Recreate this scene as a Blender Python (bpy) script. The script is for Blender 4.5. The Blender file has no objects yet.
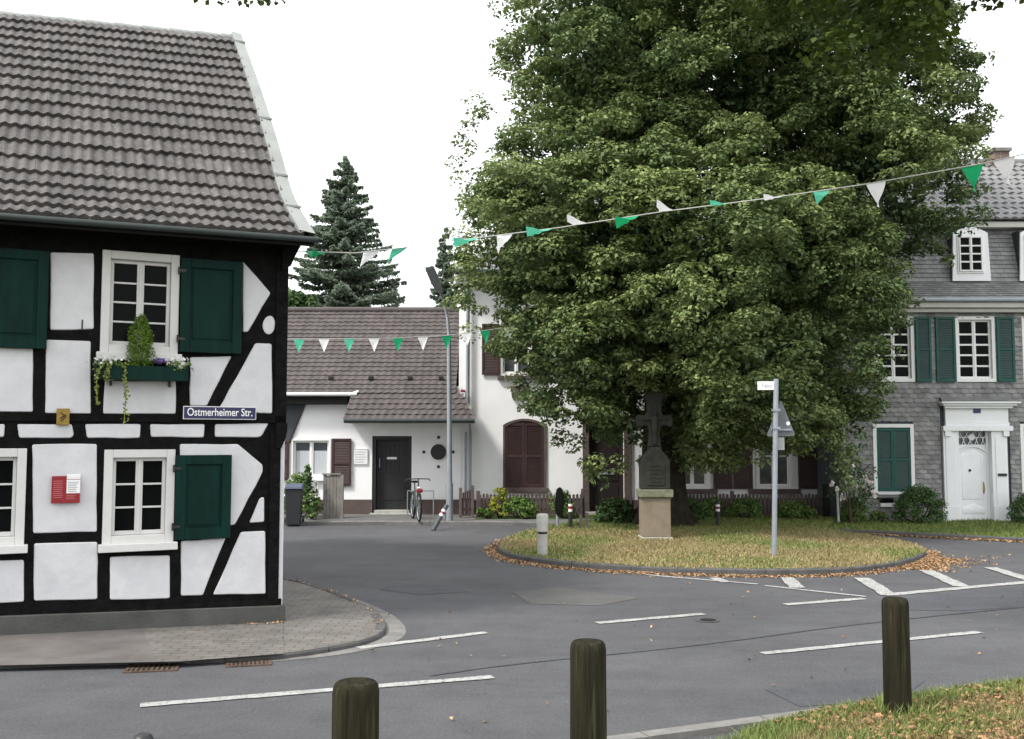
import bpy, bmesh, math, random
import numpy as np
from mathutils import Vector, Matrix
R = math.radians
rnd = random.Random(7)
rng = np.random.default_rng(11)
sc = bpy.context.scene
COL = sc.collection

# ------------------------------------------------------------------ camera
EYE, FPX, HOR = 2.05, 1000.0, 439.5
PITCH = math.atan((HOR - 369.5) / FPX)
cam = bpy.data.cameras.new('camera'); cam.lens = 36 * FPX / 1024; cam.sensor_width = 36
cam.clip_start = .05; cam.clip_end = 1500
co = bpy.data.objects.new('camera', cam); COL.objects.link(co)
co.location = (0, 0, EYE); co.rotation_euler = (math.pi / 2 + PITCH, 0, 0)
sc.camera = co
CAM = Vector((0, 0, EYE))

def ray(px, py):
    x = (px - 512) / FPX; z = -(py - 369.5) / FPX
    return Vector((x, math.cos(PITCH) - z * math.sin(PITCH), math.sin(PITCH) + z * math.cos(PITCH)))
def G(px, py, z=0.0):                      # point of the ground (height z) seen in the photo there
    r = ray(px, py); return CAM + r * ((z - EYE) / r.z)
def A(px, py, Y):                          # point at distance Y
    r = ray(px, py); return CAM + r * (Y / r.y)

# ------------------------------------------------------------------ materials
MATS = {}
def mat(name, col, rough=.7, var=.12, scale=6., bump=.0, bscale=None, spec=.3, metal=0., tone=0., col2=None, dirt=0., dscale=1.2, trans=0., stretch=0., speck=None):
    if name in MATS: return MATS[name]
    m = bpy.data.materials.new(name); m.use_nodes = True; MATS[name] = m
    nt = m.node_tree; N = nt.nodes; L = nt.links
    p = N['Principled BSDF']; p.inputs['Roughness'].default_value = rough
    p.inputs['Specular IOR Level'].default_value = spec; p.inputs['Metallic'].default_value = metal
    tc = N.new('ShaderNodeTexCoord')
    if stretch:
        mp = N.new('ShaderNodeMapping'); mp.inputs['Scale'].default_value = (1, 1, stretch); L.new(tc.outputs['Object'], mp.inputs[0])
        class _T: outputs = {'Object': mp.outputs[0]}
        tc = _T
    nz = N.new('ShaderNodeTexNoise'); nz.inputs['Scale'].default_value = scale; nz.inputs['Detail'].default_value = 6
    nz.inputs['Roughness'].default_value = .6
    L.new(tc.outputs['Object'], nz.inputs['Vector'])
    cr = N.new('ShaderNodeValToRGB')
    c2 = col2 if col2 else tuple(c * (1 + var) for c in col)
    c1 = tuple(c * (1 - var) for c in col)
    cr.color_ramp.elements[0].position = .3; cr.color_ramp.elements[1].position = .7
    cr.color_ramp.elements[0].color = (*c1, 1); cr.color_ramp.elements[1].color = (*c2, 1)
    L.new(nz.outputs['Fac'], cr.inputs['Fac'])
    out = cr.outputs['Color']
    if dirt > 0:
        n2 = N.new('ShaderNodeTexNoise'); n2.inputs['Scale'].default_value = dscale; n2.inputs['Detail'].default_value = 8
        n2.inputs['Roughness'].default_value = .7
        L.new(tc.outputs['Object'], n2.inputs['Vector'])
        mr = N.new('ShaderNodeMapRange'); mr.inputs[1].default_value = .4; mr.inputs[2].default_value = .75
        mr.inputs[3].default_value = 1.; mr.inputs[4].default_value = 1 - dirt
        L.new(n2.outputs['Fac'], mr.inputs[0])
        mx = N.new('ShaderNodeMix'); mx.data_type = 'RGBA'; mx.blend_type = 'MULTIPLY'; mx.inputs[0].default_value = 1
        L.new(out, mx.inputs[6]); L.new(mr.outputs[0], mx.inputs[7]); out = mx.outputs[2]
    if speck:
        n5 = N.new('ShaderNodeTexNoise'); n5.inputs['Scale'].default_value = speck[1]; n5.inputs['Detail'].default_value = 3; n5.inputs['Roughness'].default_value = .7
        L.new(tc.outputs['Object'], n5.inputs['Vector']); m5 = N.new('ShaderNodeMapRange'); m5.inputs[1].default_value = speck[2]; m5.inputs[2].default_value = speck[2] + .06; m5.inputs[4].default_value = speck[3]
        L.new(n5.outputs['Fac'], m5.inputs[0]); x5 = N.new('ShaderNodeMix'); x5.data_type = 'RGBA'; x5.inputs[7].default_value = (*speck[0], 1)
        L.new(m5.outputs[0], x5.inputs[0]); L.new(out, x5.inputs[6]); out = x5.outputs[2]
    if tone > 0:
        at = N.new('ShaderNodeAttribute'); at.attribute_name = 'tone'
        mr = N.new('ShaderNodeMapRange'); mr.inputs[3].default_value = 1 - tone; mr.inputs[4].default_value = 1 + tone
        L.new(at.outputs['Fac'], mr.inputs[0])
        mx = N.new('ShaderNodeMix'); mx.data_type = 'RGBA'; mx.blend_type = 'MULTIPLY'; mx.inputs[0].default_value = 1
        L.new(out, mx.inputs[6]); L.new(mr.outputs[0], mx.inputs[7]); out = mx.outputs[2]
    L.new(out, p.inputs['Base Color'])
    if bump > 0:
        b = N.new('ShaderNodeBump'); b.inputs['Strength'].default_value = bump; b.inputs['Distance'].default_value = .02
        n3 = N.new('ShaderNodeTexNoise'); n3.inputs['Scale'].default_value = bscale or scale * 6; n3.inputs['Detail'].default_value = 6
        L.new(tc.outputs['Object'], n3.inputs['Vector'])
        L.new(n3.outputs['Fac'], b.inputs['Height']); L.new(b.outputs['Normal'], p.inputs['Normal'])
    if trans > 0:
        tr = N.new('ShaderNodeBsdfTranslucent'); L.new(out, tr.inputs['Color'])
        ms = N.new('ShaderNodeMixShader'); ms.inputs[0].default_value = trans
        L.new(p.outputs[0], ms.inputs[1]); L.new(tr.outputs[0], ms.inputs[2])
        L.new(ms.outputs[0], N['Material Output'].inputs['Surface'])
    return m

def leafmat(name, dark, light, trans=.25, rough=.55, spec=.25):
    """per-leaf colour between a dark and a light colour, from the 'tone' attribute"""
    if name in MATS: return MATS[name]
    m = bpy.data.materials.new(name); m.use_nodes = True; MATS[name] = m
    nt = m.node_tree; N = nt.nodes; L = nt.links
    p = N['Principled BSDF']; p.inputs['Roughness'].default_value = rough; p.inputs['Specular IOR Level'].default_value = spec
    at = N.new('ShaderNodeAttribute'); at.attribute_name = 'tone'
    cr = N.new('ShaderNodeValToRGB'); cr.color_ramp.elements[0].color = (*dark, 1); cr.color_ramp.elements[1].color = (*light, 1)
    L.new(at.outputs['Fac'], cr.inputs['Fac']); L.new(cr.outputs[0], p.inputs['Base Color'])
    tr = N.new('ShaderNodeBsdfTranslucent'); L.new(cr.outputs[0], tr.inputs['Color'])
    ms = N.new('ShaderNodeMixShader'); ms.inputs[0].default_value = trans
    L.new(p.outputs[0], ms.inputs[1]); L.new(tr.outputs[0], ms.inputs[2])
    L.new(ms.outputs[0], N['Material Output'].inputs['Surface'])
    return m

def asphalt_mat(name, base, seed=0.):
    m = bpy.data.materials.new(name); m.use_nodes = True; MATS[name] = m
    nt = m.node_tree; N = nt.nodes; L = nt.links
    p = N['Principled BSDF']; p.inputs['Roughness'].default_value = .82; p.inputs['Specular IOR Level'].default_value = .35
    tc = N.new('ShaderNodeTexCoord')
    def noise(s, det=6, rg=.6, mapping=None):
        n = N.new('ShaderNodeTexNoise'); n.inputs['Scale'].default_value = s; n.inputs['Detail'].default_value = det
        n.inputs['Roughness'].default_value = rg; n.noise_dimensions = '3D'
        if mapping:
            mp = N.new('ShaderNodeMapping'); mp.inputs['Scale'].default_value = mapping; mp.inputs['Rotation'].default_value = (0, 0, R(-17))
            mp.inputs['Location'].default_value = (seed, seed, 0)
            L.new(tc.outputs['Object'], mp.inputs[0]); L.new(mp.outputs[0], n.inputs['Vector'])
        else: L.new(tc.outputs['Object'], n.inputs['Vector'])
        return n
    def rng_(n, a, b, c, d):
        q = N.new('ShaderNodeMapRange'); q.inputs[1].default_value = a; q.inputs[2].default_value = b; q.inputs[3].default_value = c; q.inputs[4].default_value = d
        L.new(n.outputs['Fac'], q.inputs[0]); return q.outputs[0]
    a = rng_(noise(.3, 6), .3, .7, .78, 1.18)
    b = rng_(noise(1.3, 6, .6, (.25, 1.6, 1)), .3, .7, .9, 1.1)      # worn along the driving direction
    c = rng_(noise(38, 6, .85), .3, .7, .55, 1.5)
    d = rng_(noise(2.2, 9, .8), .45, .75, 1.06, .76)
    def mul(x, y):
        q = N.new('ShaderNodeMath'); q.operation = 'MULTIPLY'; L.new(x, q.inputs[0]); L.new(y, q.inputs[1]); return q.outputs[0]
    v = mul(mul(a, b), mul(c, d))
    # thin tar seams and cracks
    vo = N.new('ShaderNodeTexVoronoi'); vo.feature = 'DISTANCE_TO_EDGE'; vo.inputs['Scale'].default_value = .33
    nn = noise(1.1, 5, .6); vm = N.new('ShaderNodeVectorMath'); vm.operation = 'ADD'
    sc_ = N.new('ShaderNodeVectorMath'); sc_.operation = 'SCALE'; sc_.inputs[3].default_value = .9
    L.new(nn.outputs['Color'], sc_.inputs[0]); L.new(sc_.outputs[0], vm.inputs[1]); L.new(tc.outputs['Object'], vm.inputs[0]); L.new(vm.outputs[0], vo.inputs['Vector'])
    q = N.new('ShaderNodeMapRange'); q.inputs[1].default_value = .0; q.inputs[2].default_value = .004; q.inputs[3].default_value = .82; q.inputs[4].default_value = 1
    L.new(vo.outputs['Distance'], q.inputs[0]); v = mul(v, q.outputs[0])
    mx = N.new('ShaderNodeMix'); mx.data_type = 'RGBA'; mx.blend_type = 'MULTIPLY'; mx.inputs[0].default_value = 1
    mx.inputs[6].default_value = (*base, 1); L.new(v, mx.inputs[7]); L.new(mx.outputs[2], p.inputs['Base Color'])
    bp = N.new('ShaderNodeBump'); bp.inputs['Strength'].default_value = .5; bp.inputs['Distance'].default_value = .006
    L.new(noise(160, 3).outputs['Fac'], bp.inputs['Height']); L.new(bp.outputs[0], p.inputs['Normal'])
    return m

def paver_mat(name, c1, c2, mortar, w, h, rot=0.):
    m = bpy.data.materials.new(name); m.use_nodes = True; MATS[name] = m
    nt = m.node_tree; N = nt.nodes; L = nt.links
    p = N['Principled BSDF']; p.inputs['Roughness'].default_value = .85
    tc = N.new('ShaderNodeTexCoord'); mp = N.new('ShaderNodeMapping'); mp.inputs['Rotation'].default_value = (0, 0, rot)
    L.new(tc.outputs['Object'], mp.inputs[0])
    b = N.new('ShaderNodeTexBrick'); L.new(mp.outputs[0], b.inputs['Vector'])
    b.inputs['Color1'].default_value = (*c1, 1); b.inputs['Color2'].default_value = (*c2, 1); b.inputs['Mortar'].default_value = (*mortar, 1)
    b.inputs['Scale'].default_value = 1; b.inputs['Brick Width'].default_value = w; b.inputs['Row Height'].default_value = h
    b.inputs['Mortar Size'].default_value = .006; b.inputs['Mortar Smooth'].default_value = .3
    nz = N.new('ShaderNodeTexNoise'); nz.inputs['Scale'].default_value = 3; nz.inputs['Detail'].default_value = 8; L.new(tc.outputs['Object'], nz.inputs['Vector'])
    mr = N.new('ShaderNodeMapRange'); mr.inputs[1].default_value = .3; mr.inputs[2].default_value = .7; mr.inputs[3].default_value = .75; mr.inputs[4].default_value = 1.18
    L.new(nz.outputs['Fac'], mr.inputs[0])
    mx = N.new('ShaderNodeMix'); mx.data_type = 'RGBA'; mx.blend_type = 'MULTIPLY'; mx.inputs[0].default_value = 1
    L.new(b.outputs['Color'], mx.inputs[6]); L.new(mr.outputs[0], mx.inputs[7]); L.new(mx.outputs[2], p.inputs['Base Color'])
    bp = N.new('ShaderNodeBump'); bp.inputs['Strength'].default_value = .6; bp.inputs['Distance'].default_value = .01; bp.invert = True
    L.new(b.outputs['Fac'], bp.inputs['Height']); L.new(bp.outputs[0], p.inputs['Normal'])
    return m

M_TIMBER = mat('tarred_timber', (.0075, .007, .007), .8, .5, 9, .6, 30, spec=.07, speck=((.026, .024, .022), 22, .66, .6))
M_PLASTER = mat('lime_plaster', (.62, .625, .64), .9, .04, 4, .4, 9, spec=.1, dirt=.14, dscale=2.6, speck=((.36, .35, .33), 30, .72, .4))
M_RENDER = mat('white_render', (.87, .87, .87), .9, .02, 2, .15, 60, spec=.1, dirt=.07, dscale=.8)
M_PLINTH = mat('grey_plinth', (.09, .092, .085), .9, .15, 3, .3, 40, spec=.1, dirt=.3)
M_BPLINTH = mat('brown_plinth', (.115, .088, .08), .85, .15, 4, .3, 30, spec=.15, dirt=.2)
M_GREEN = mat('dark_green_paint', (.0022, .023, .018), .6, .25, 8, .3, 30, spec=.12, dirt=.35, dscale=6, stretch=.2)
M_TEAL = mat('blue_green_paint', (.012, .085, .07), .5, .12, 5, .0, spec=.3, dirt=.15, dscale=3)
M_TEALSLAT = mat('faded_green_slats', (.05, .085, .08), .65, .1, 5, .0, spec=.2)
M_BROWN = mat('brown_shutter_paint', (.058, .033, .032), .55, .15, 5, .0, spec=.25, dirt=.2, dscale=4)
M_DBROWN = mat('dark_brown_door', (.022, .016, .016), .6, .2, 5, .1, 30, spec=.2)
M_BRSLAT = mat('brown_slats', (.075, .053, .05), .6, .15, 5, .0, spec=.2)
M_WHITE = mat('white_window_paint', (.78, .78, .76), .45, .02, 5, .0, spec=.4, dirt=.06, dscale=5)
M_WHITE2 = mat('aged_white_paint', (.62, .62, .60), .5, .03, 5, .1, 30, spec=.3, dirt=.15, dscale=5)
M_DOORW = mat('white_door_paint', (.80, .81, .82), .4, .02, 3, .0, spec=.4, dirt=.04, dscale=5)
M_GLASS = mat('dark_window_glass', (.005, .006, .006), .04, .3, 1, .0, spec=.04)
M_GLASS2 = mat('grey_window_glass', (.06, .068, .072), .08, .3, 3, .0, spec=.5)
M_CURTAIN = mat('net_curtain', (.5, .52, .54), .9, .08, 30, .0)
M_TILE = mat('timber_house_roof_tiles', (.086, .079, .076), .65, .3, 9, .3, 40, spec=.3, tone=.26, dirt=.35, dscale=5, speck=((.30, .31, .28), 16, .64, .6))
M_TILE2 = mat('cottage_roof_tiles', (.088, .076, .074), .7, .15, 3, .2, 30, spec=.2, tone=.12, dirt=.15)
M_TILE3 = mat('grey_roof_tiles', (.21, .21, .212), .6, .12, 3, .0, spec=.3, tone=.09)
M_SLATE = mat('slate_shingles', (.215, .215, .21), .6, .25, 4, .2, 40, spec=.3, tone=.27, dirt=.12)
M_SLATE2 = mat('roof_slate', (.20, .20, .20), .5, .25, 4, .2, 40, spec=.35, tone=.16)
M_DSLATE = mat('dark_slate_cladding', (.055, .064, .07), .6, .12, 5, .1, 40)
M_ZINC = mat('zinc_flashing', (.27, .285, .272), .55, .1, 3, .05, 30, spec=.4, metal=.15, dirt=.15)
M_GUTTER = mat('weathered_gutter_metal', (.035, .045, .043), .6, .15, 6, .0, spec=.4, metal=.3)
M_GREYM = mat('galvanised_steel', (.30, .33, .36), .5, .08, 8, .0, spec=.5, metal=.4, dirt=.15, dscale=5)
M_SIGNB = mat('grey_sign_back', (.15, .165, .175), .5, .08, 6, .0, spec=.3, dirt=.2)
M_DGREY = mat('dark_grey_paint', (.08, .09, .095), .6, .1, 6, .0, dirt=.2)
M_DARKM = mat('dark_metal', (.02, .02, .021), .45, .2, 8, .0, spec=.4)
M_CREAM = mat('cream_cornice', (.55, .54, .49), .6, .05, 4, .0)
M_BRICK = paver_mat('chimney_brick', (.20, .145, .125), (.17, .12, .105), (.28, .27, .25), .24, .08)
M_STONE = mat('sandstone', (.235, .195, .145), .9, .2, 6, .4, 40, spec=.1, dirt=.2, dscale=3)
M_DSTONE = mat('mossy_dark_stone', (.042, .042, .036), .95, .3, 8, .5, 40, spec=.1, dirt=.3, dscale=4)
M_LSTONE = mat('lichen_stone', (.17, .18, .12), .95, .3, 9, .5, 40, spec=.1)
M_CONC = mat('kerb_concrete', (.20, .195, .185), .9, .15, 5, .3, 60, spec=.1, dirt=.3, dscale=4)
M_KERBD = mat('dark_kerb_stone', (.10, .10, .10), .9, .2, 5, .3, 60, spec=.15, dirt=.3, dscale=4)
M_LCONC = mat('light_concrete', (.42, .42, .39), .9, .12, 8, .3, 60, dirt=.3, dscale=6)
M_ASPH = asphalt_mat('asphalt', (.073, .074, .079))
M_ASPHD = asphalt_mat('asphalt_dark_patch', (.064, .067, .075), 3)
M_ASPHL = asphalt_mat('asphalt_pale_patch', (.092, .091, .089), 5)
M_WALK = asphalt_mat('walk_asphalt', (.13, .128, .125), 7)
M_PAVER = paver_mat('grey_brown_pavers', (.152, .14, .125), (.122, .113, .103), (.065, .062, .056), .21, .105, R(0))
M_SLABS = paver_mat('reddish_slabs', (.118, .105, .10), (.108, .098, .094), (.10, .09, .088), 1.4, .33, R(0))
M_PAINT = mat('road_paint', (.38, .38, .37), .8, .12, 12, .0, dirt=.4, dscale=5, speck=((.09, .09, .095), 30, .56, .8))
M_SOIL = mat('lawn_soil', (.13, .115, .06), 1., .35, 2.2, .3, 40, spec=0, col2=(.20, .18, .09))
M_SOILG = mat('green_lawn_soil', (.06, .095, .028), 1., .3, 3, .3, 40, spec=0)
M_LAND = mat('land', (.10, .11, .07), 1., .2, .5, .0, spec=0)
M_WOODP = mat('weathered_post_wood', (.026, .024, .015), .9, .6, 16, .9, 45, spec=.06, dirt=.5, dscale=12, stretch=.06, speck=((.06, .065, .035), 14, .6, .6))
M_FENCE = mat('brown_picket_paint', (.11, .088, .083), .8, .25, 6, .2, 40, spec=.1)
M_WOODG = mat('grey_weathered_wood', (.21, .195, .18), .9, .25, 6, .3, 40, spec=.1)
M_BARK = mat('dark_mossy_bark', (.035, .03, .022), .95, .4, 6, .8, 14, spec=.05)
M_BARK2 = mat('conifer_bark', (.09, .07, .05), .95, .3, 6, .5, 20, spec=.05)
M_BLUE = mat('blue_enamel', (.012, .013, .075), .3, .05, 5, .0, spec=.5)
M_EWHITE = mat('white_enamel', (.8, .8, .8), .35, .02, 5, .0, spec=.5)
M_RED = mat('red_enamel', (.24, .010, .016), .4, .05, 5, .0, spec=.4)
M_REDL = mat('faded_red_print', (.45, .12, .13), .5, .05, 5, .0)
M_GREYP = mat('grey_print', (.35, .36, .36), .6, .05, 5, .0)
M_BRASS = mat('aged_brass', (.26, .17, .03), .5, .25, 20, .0, spec=.5, metal=.4)
M_FLAGG = mat('green_pennant_cloth', (.01, .33, .13), .7, .04, 5, .0, trans=.4)
M_FLAGL = mat('pale_green_pennant_cloth', (.10, .50, .33), .7, .04, 5, .0, trans=.4)
M_FLAGW = mat('white_pennant_cloth', (.78, .78, .78), .7, .03, 5, .0, trans=.35)
M_STRING = mat('grey_cord', (.45, .45, .43), .8, .1, 5, .0)
M_BIN = mat('dark_bin_plastic', (.03, .033, .036), .5, .1, 5, .0, spec=.35, dirt=.2)
M_BINL = mat('blue_grey_bin_lid', (.07, .085, .13), .45, .1, 5, .0, spec=.4)
M_RUBBER = mat('black_rubber', (.012, .012, .012), .8, .1, 5, .0)
M_RUST = mat('rusty_iron', (.085, .055, .04), .85, .5, 14, .3, 40)
M_FASCIA = mat('dark_soffit_wood', (.010, .010, .010), .8, .3, 6, .2, 30, spec=.1)

# ------------------------------------------------------------------ mesh builder
class MB:
    def __init__(s): s.v = []; s.f = []; s.t = []; s.smooth = False
    def add(s, verts, faces, tone=.5):
        n = len(s.v); s.v += [tuple(p) for p in verts]
        s.f += [tuple(i + n for i in f) for f in faces]; s.t += [tone] * len(faces)
    def box(s, a, b, tone=.5):
        x0, y0, z0 = min(a[0], b[0]), min(a[1], b[1]), min(a[2], b[2]); x1, y1, z1 = max(a[0], b[0]), max(a[1], b[1]), max(a[2], b[2])
        s.add([(x0, y0, z0), (x1, y0, z0), (x1, y1, z0), (x0, y1, z0), (x0, y0, z1), (x1, y0, z1), (x1, y1, z1), (x0, y1, z1)],
              [(0, 3, 2, 1), (4, 5, 6, 7), (0, 1, 5, 4), (1, 2, 6, 5), (2, 3, 7, 6), (3, 0, 4, 7)], tone); return s
    def fb(s, u0, u1, v0, v1, d0, d1, tone=.5):        # facade box: u right, v up, d out of the wall
        return s.box((u0, -d0, v0), (u1, -d1, v1), tone)
    def prism(s, poly, d0, d1, tone=.5, inset=0, bulge=0):   # polygon in (u,v) pushed out of the wall from d0 to d1
        ar = sum(poly[i][0] * poly[(i + 1) % len(poly)][1] - poly[(i + 1) % len(poly)][0] * poly[i][1] for i in range(len(poly)))
        if ar < 0: poly = poly[::-1]
        n = len(poly)
        top = poly
        cx = sum(p[0] for p in poly) / n; cy = sum(p[1] for p in poly) / n
        V = [(p[0], -d0, p[1]) for p in poly]; rings = [V]
        if inset:
            ins = inset_poly(poly, inset)
            rings.append([(p[0], -(d0 + (d1 - d0) * .6), p[1]) for p in inset_poly(poly, inset * .25)])
            rings.append([(p[0], -d1, p[1]) for p in ins])
            if bulge: rings.append([(p[0], -(d1 + .001), p[1]) for p in inset_poly(poly, inset * 2)])
        else: rings.append([(p[0], -d1, p[1]) for p in poly])
        vs = [p for r in rings for p in r]; fs = []
        for k in range(len(rings) - 1):
            for i in range(n):
                j = (i + 1) % n; fs.append((k * n + i, k * n + j, (k + 1) * n + j, (k + 1) * n + i))
        b = (len(rings) - 1) * n
        fs.append(tuple(b + i for i in range(n)))
        fs.append(tuple(reversed(range(n))))
        s.add(vs, fs, tone); return s
    def tube(s, pts, rad, n=8, cap=True, tone=.5):
        pts = [Vector(p) for p in pts]
        rad = rad if isinstance(rad, (list, tuple)) else [rad] * len(pts)
        vs = []; fs = []; prev = None
        for i, p in enumerate(pts):
            d = (pts[min(i + 1, len(pts) - 1)] - pts[max(i - 1, 0)]).normalized()
            a = prev if prev else (Vector((0, 0, 1)) if abs(d.z) < .9 else Vector((1, 0, 0)))
            x = (a - d * a.dot(d)).normalized(); y = d.cross(x); prev = x
            for k in range(n):
                t = 2 * math.pi * k / n; vs.append(p + (x * math.cos(t) + y * math.sin(t)) * rad[i])
        for i in range(len(pts) - 1):
            for k in range(n): fs.append((i * n + k, i * n + (k + 1) % n, (i + 1) * n + (k + 1) % n, (i + 1) * n + k))
        if cap: fs.append(tuple(reversed(range(n)))); fs.append(tuple((len(pts) - 1) * n + k for k in range(n)))
        s.add(vs, fs, tone); return s
    def lathe(s, prof, n=20, c=(0, 0, 0), tone=.5):      # prof: (r, z)
        vs = []; fs = []
        for r, z in prof:
            for k in range(n):
                t = 2 * math.pi * k / n; vs.append((c[0] + r * math.cos(t), c[1] + r * math.sin(t), c[2] + z))
        for i in range(len(prof) - 1):
            for k in range(n): fs.append((i * n + k, i * n + (k + 1) % n, (i + 1) * n + (k + 1) % n, (i + 1) * n + k))
        fs.append(tuple(reversed(range(n)))); fs.append(tuple((len(prof) - 1) * n + k for k in range(n)))
        s.add(vs, fs, tone); return s
    def build(s, name, m, parent=None, smooth=False, bevel=0., seg=2, off=None):
        me = bpy.data.meshes.new(name)
        vs = s.v
        if off is not None: vs = [(x - off[0], y - off[1], z - off[2]) for x, y, z in vs]
        me.from_pydata([tuple(p) for p in vs], [], s.f)
        me.materials.append(m); a = me.attributes.new('tone', 'FLOAT', 'FACE')
        a.data.foreach_set('value', s.t)
        if smooth: me.shade_smooth()
        me.validate(); me.update()
        o = bpy.data.objects.new(name, me); COL.objects.link(o)
        if parent: o.parent = parent
        if bevel:
            b = o.modifiers.new('bevel', 'BEVEL'); b.width = bevel; b.segments = seg; b.limit_method = 'ANGLE'; b.angle_limit = R(40)
        if smooth:
            try: me.set_sharp_from_angle(angle=R(45))
            except Exception: pass
        return o

def inset_poly(poly, w):
    n = len(poly); out = []
    for i in range(n):
        p0 = Vector(poly[i - 1]); p1 = Vector(poly[i]); p2 = Vector(poly[(i + 1) % n])
        e1 = (p1 - p0).normalized(); e2 = (p2 - p1).normalized()
        n1 = Vector((-e1.y, e1.x)); n2 = Vector((-e2.y, e2.x)); b = n1 + n2
        if b.length < 1e-6: b = n1
        b.normalize(); k = w / max(.4, b.dot(n1)); out.append(tuple(p1 + b * k))
    return out
def round_poly(poly, r, seg=3):
    n = len(poly); out = []
    for i in range(n):
        p0 = Vector(poly[i - 1]); p1 = Vector(poly[i]); p2 = Vector(poly[(i + 1) % n])
        a = min(r, (p0 - p1).length * .45); b = min(r, (p2 - p1).length * .45)
        s = p1 + (p0 - p1).normalized() * a; e = p1 + (p2 - p1).normalized() * b
        for k in range(seg + 1):
            t = k / seg; out.append(tuple(s * (1 - t) ** 2 + p1 * 2 * t * (1 - t) + e * t * t))
    return out
def wobble(poly, step=.12, amp=.006):                   # hand-plastered edge
    out = []; n = len(poly)
    for i in range(n):
        a = Vector(poly[i]); b = Vector(poly[(i + 1) % n]); L = (b - a).length; k = max(1, int(L / step))
        nn = Vector((-(b - a).y, (b - a).x)).normalized() if L > 0 else Vector((0, 0))
        for j in range(k):
            p = a + (b - a) * j / k
            out.append(tuple(p + nn * (rnd.uniform(-amp, amp) if j else 0)))
    return out

def empty(name, loc, rz=0., label=None, cat=None, group=None):
    o = bpy.data.objects.new(name, None); COL.objects.link(o); o.location = loc; o.rotation_euler = (0, 0, rz)
    o.empty_display_size = .2
    if label: o['label'] = label; o['category'] = cat
    if group: o['group'] = group
    return o
def tag(o, label=None, cat=None, group=None, kind=None):
    if label: o['label'] = label
    if cat: o['category'] = cat
    if group: o['group'] = group
    if kind: o['kind'] = kind
    return o
def copy_tree(o, parent=None, lk=None):
    c = o.copy(); COL.objects.link(c)
    if parent: c.parent = parent
    for ch in [x for x in bpy.data.objects if x.parent == o]: copy_tree(ch, c)
    return c

class Face:
    """a facade: empty at its base; x right along the wall, -y out of the wall, z up"""
    def __init__(s, origin, ang, name=None, label=None, cat=None, off=0.):
        s.O = Vector(origin); s.a = ang
        s.X = Vector((math.cos(ang), math.sin(ang), 0)); s.N = Vector((math.sin(ang), -math.cos(ang), 0))
        s.root = empty(name, origin, ang, label, cat) if name else None
    def uv(s, px, py, d=0.):
        r = ray(px, py); p0 = s.O + s.N * d
        p = CAM + r * ((p0 - CAM).dot(s.N) / r.dot(s.N)); q = p - s.O
        return (q.dot(s.X), q.z)
    def W(s, u, v, d=0.): return s.O + s.X * u + s.N * d + Vector((0, 0, v))
    def rect(s, x0, y0, x1, y1, d=0.):
        a = s.uv(x0, y0, d); b = s.uv(x1, y1, d); c = s.uv(x0, y1, d); e = s.uv(x1, y0, d)
        return ((a[0] + c[0]) / 2, (b[0] + e[0]) / 2, (b[1] + c[1]) / 2, (a[1] + e[1]) / 2)   # u0,u1,v0,v1

def wall_holes(mb, u0, u1, v0, v1, holes, d=0., depth=.22):
    us = sorted(set([u0, u1] + [min(max(h[i], u0), u1) for h in holes for i in (0, 1)]))
    vs = sorted(set([v0, v1] + [min(max(h[i], v0), v1) for h in holes for i in (2, 3)]))
    for i in range(len(us) - 1):
        for j in range(len(vs) - 1):
            cu, cv = (us[i] + us[i + 1]) / 2, (vs[j] + vs[j + 1]) / 2
            if any(h[0] < cu < h[1] and h[2] < cv < h[3] for h in holes): continue
            mb.add([(us[i], -d, vs[j]), (us[i + 1], -d, vs[j]), (us[i + 1], -d, vs[j + 1]), (us[i], -d, vs[j + 1])], [(0, 1, 2, 3)])
    for h in holes:
        a, b, c, e = h; D = depth
        mb.add([(a, -d, c), (b, -d, c), (b, -d, e), (a, -d, e), (a, -d + D, c), (b, -d + D, c), (b, -d + D, e), (a, -d + D, e)],
               [(0, 4, 5, 1), (1, 5, 6, 2), (2, 6, 7, 3), (3, 7, 4, 0), (4, 7, 6, 5)])
def shell(mb, u0, u1, v0, v1, depth):                    # sides and back of a house body
    mb.add([(u0, 0, v0), (u0, depth, v0), (u1, depth, v0), (u1, 0, v0), (u0, 0, v1), (u0, depth, v1), (u1, depth, v1), (u1, 0, v1)],
           [(0, 1, 5, 4), (1, 2, 6, 5), (2, 3, 7, 6)])

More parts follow.
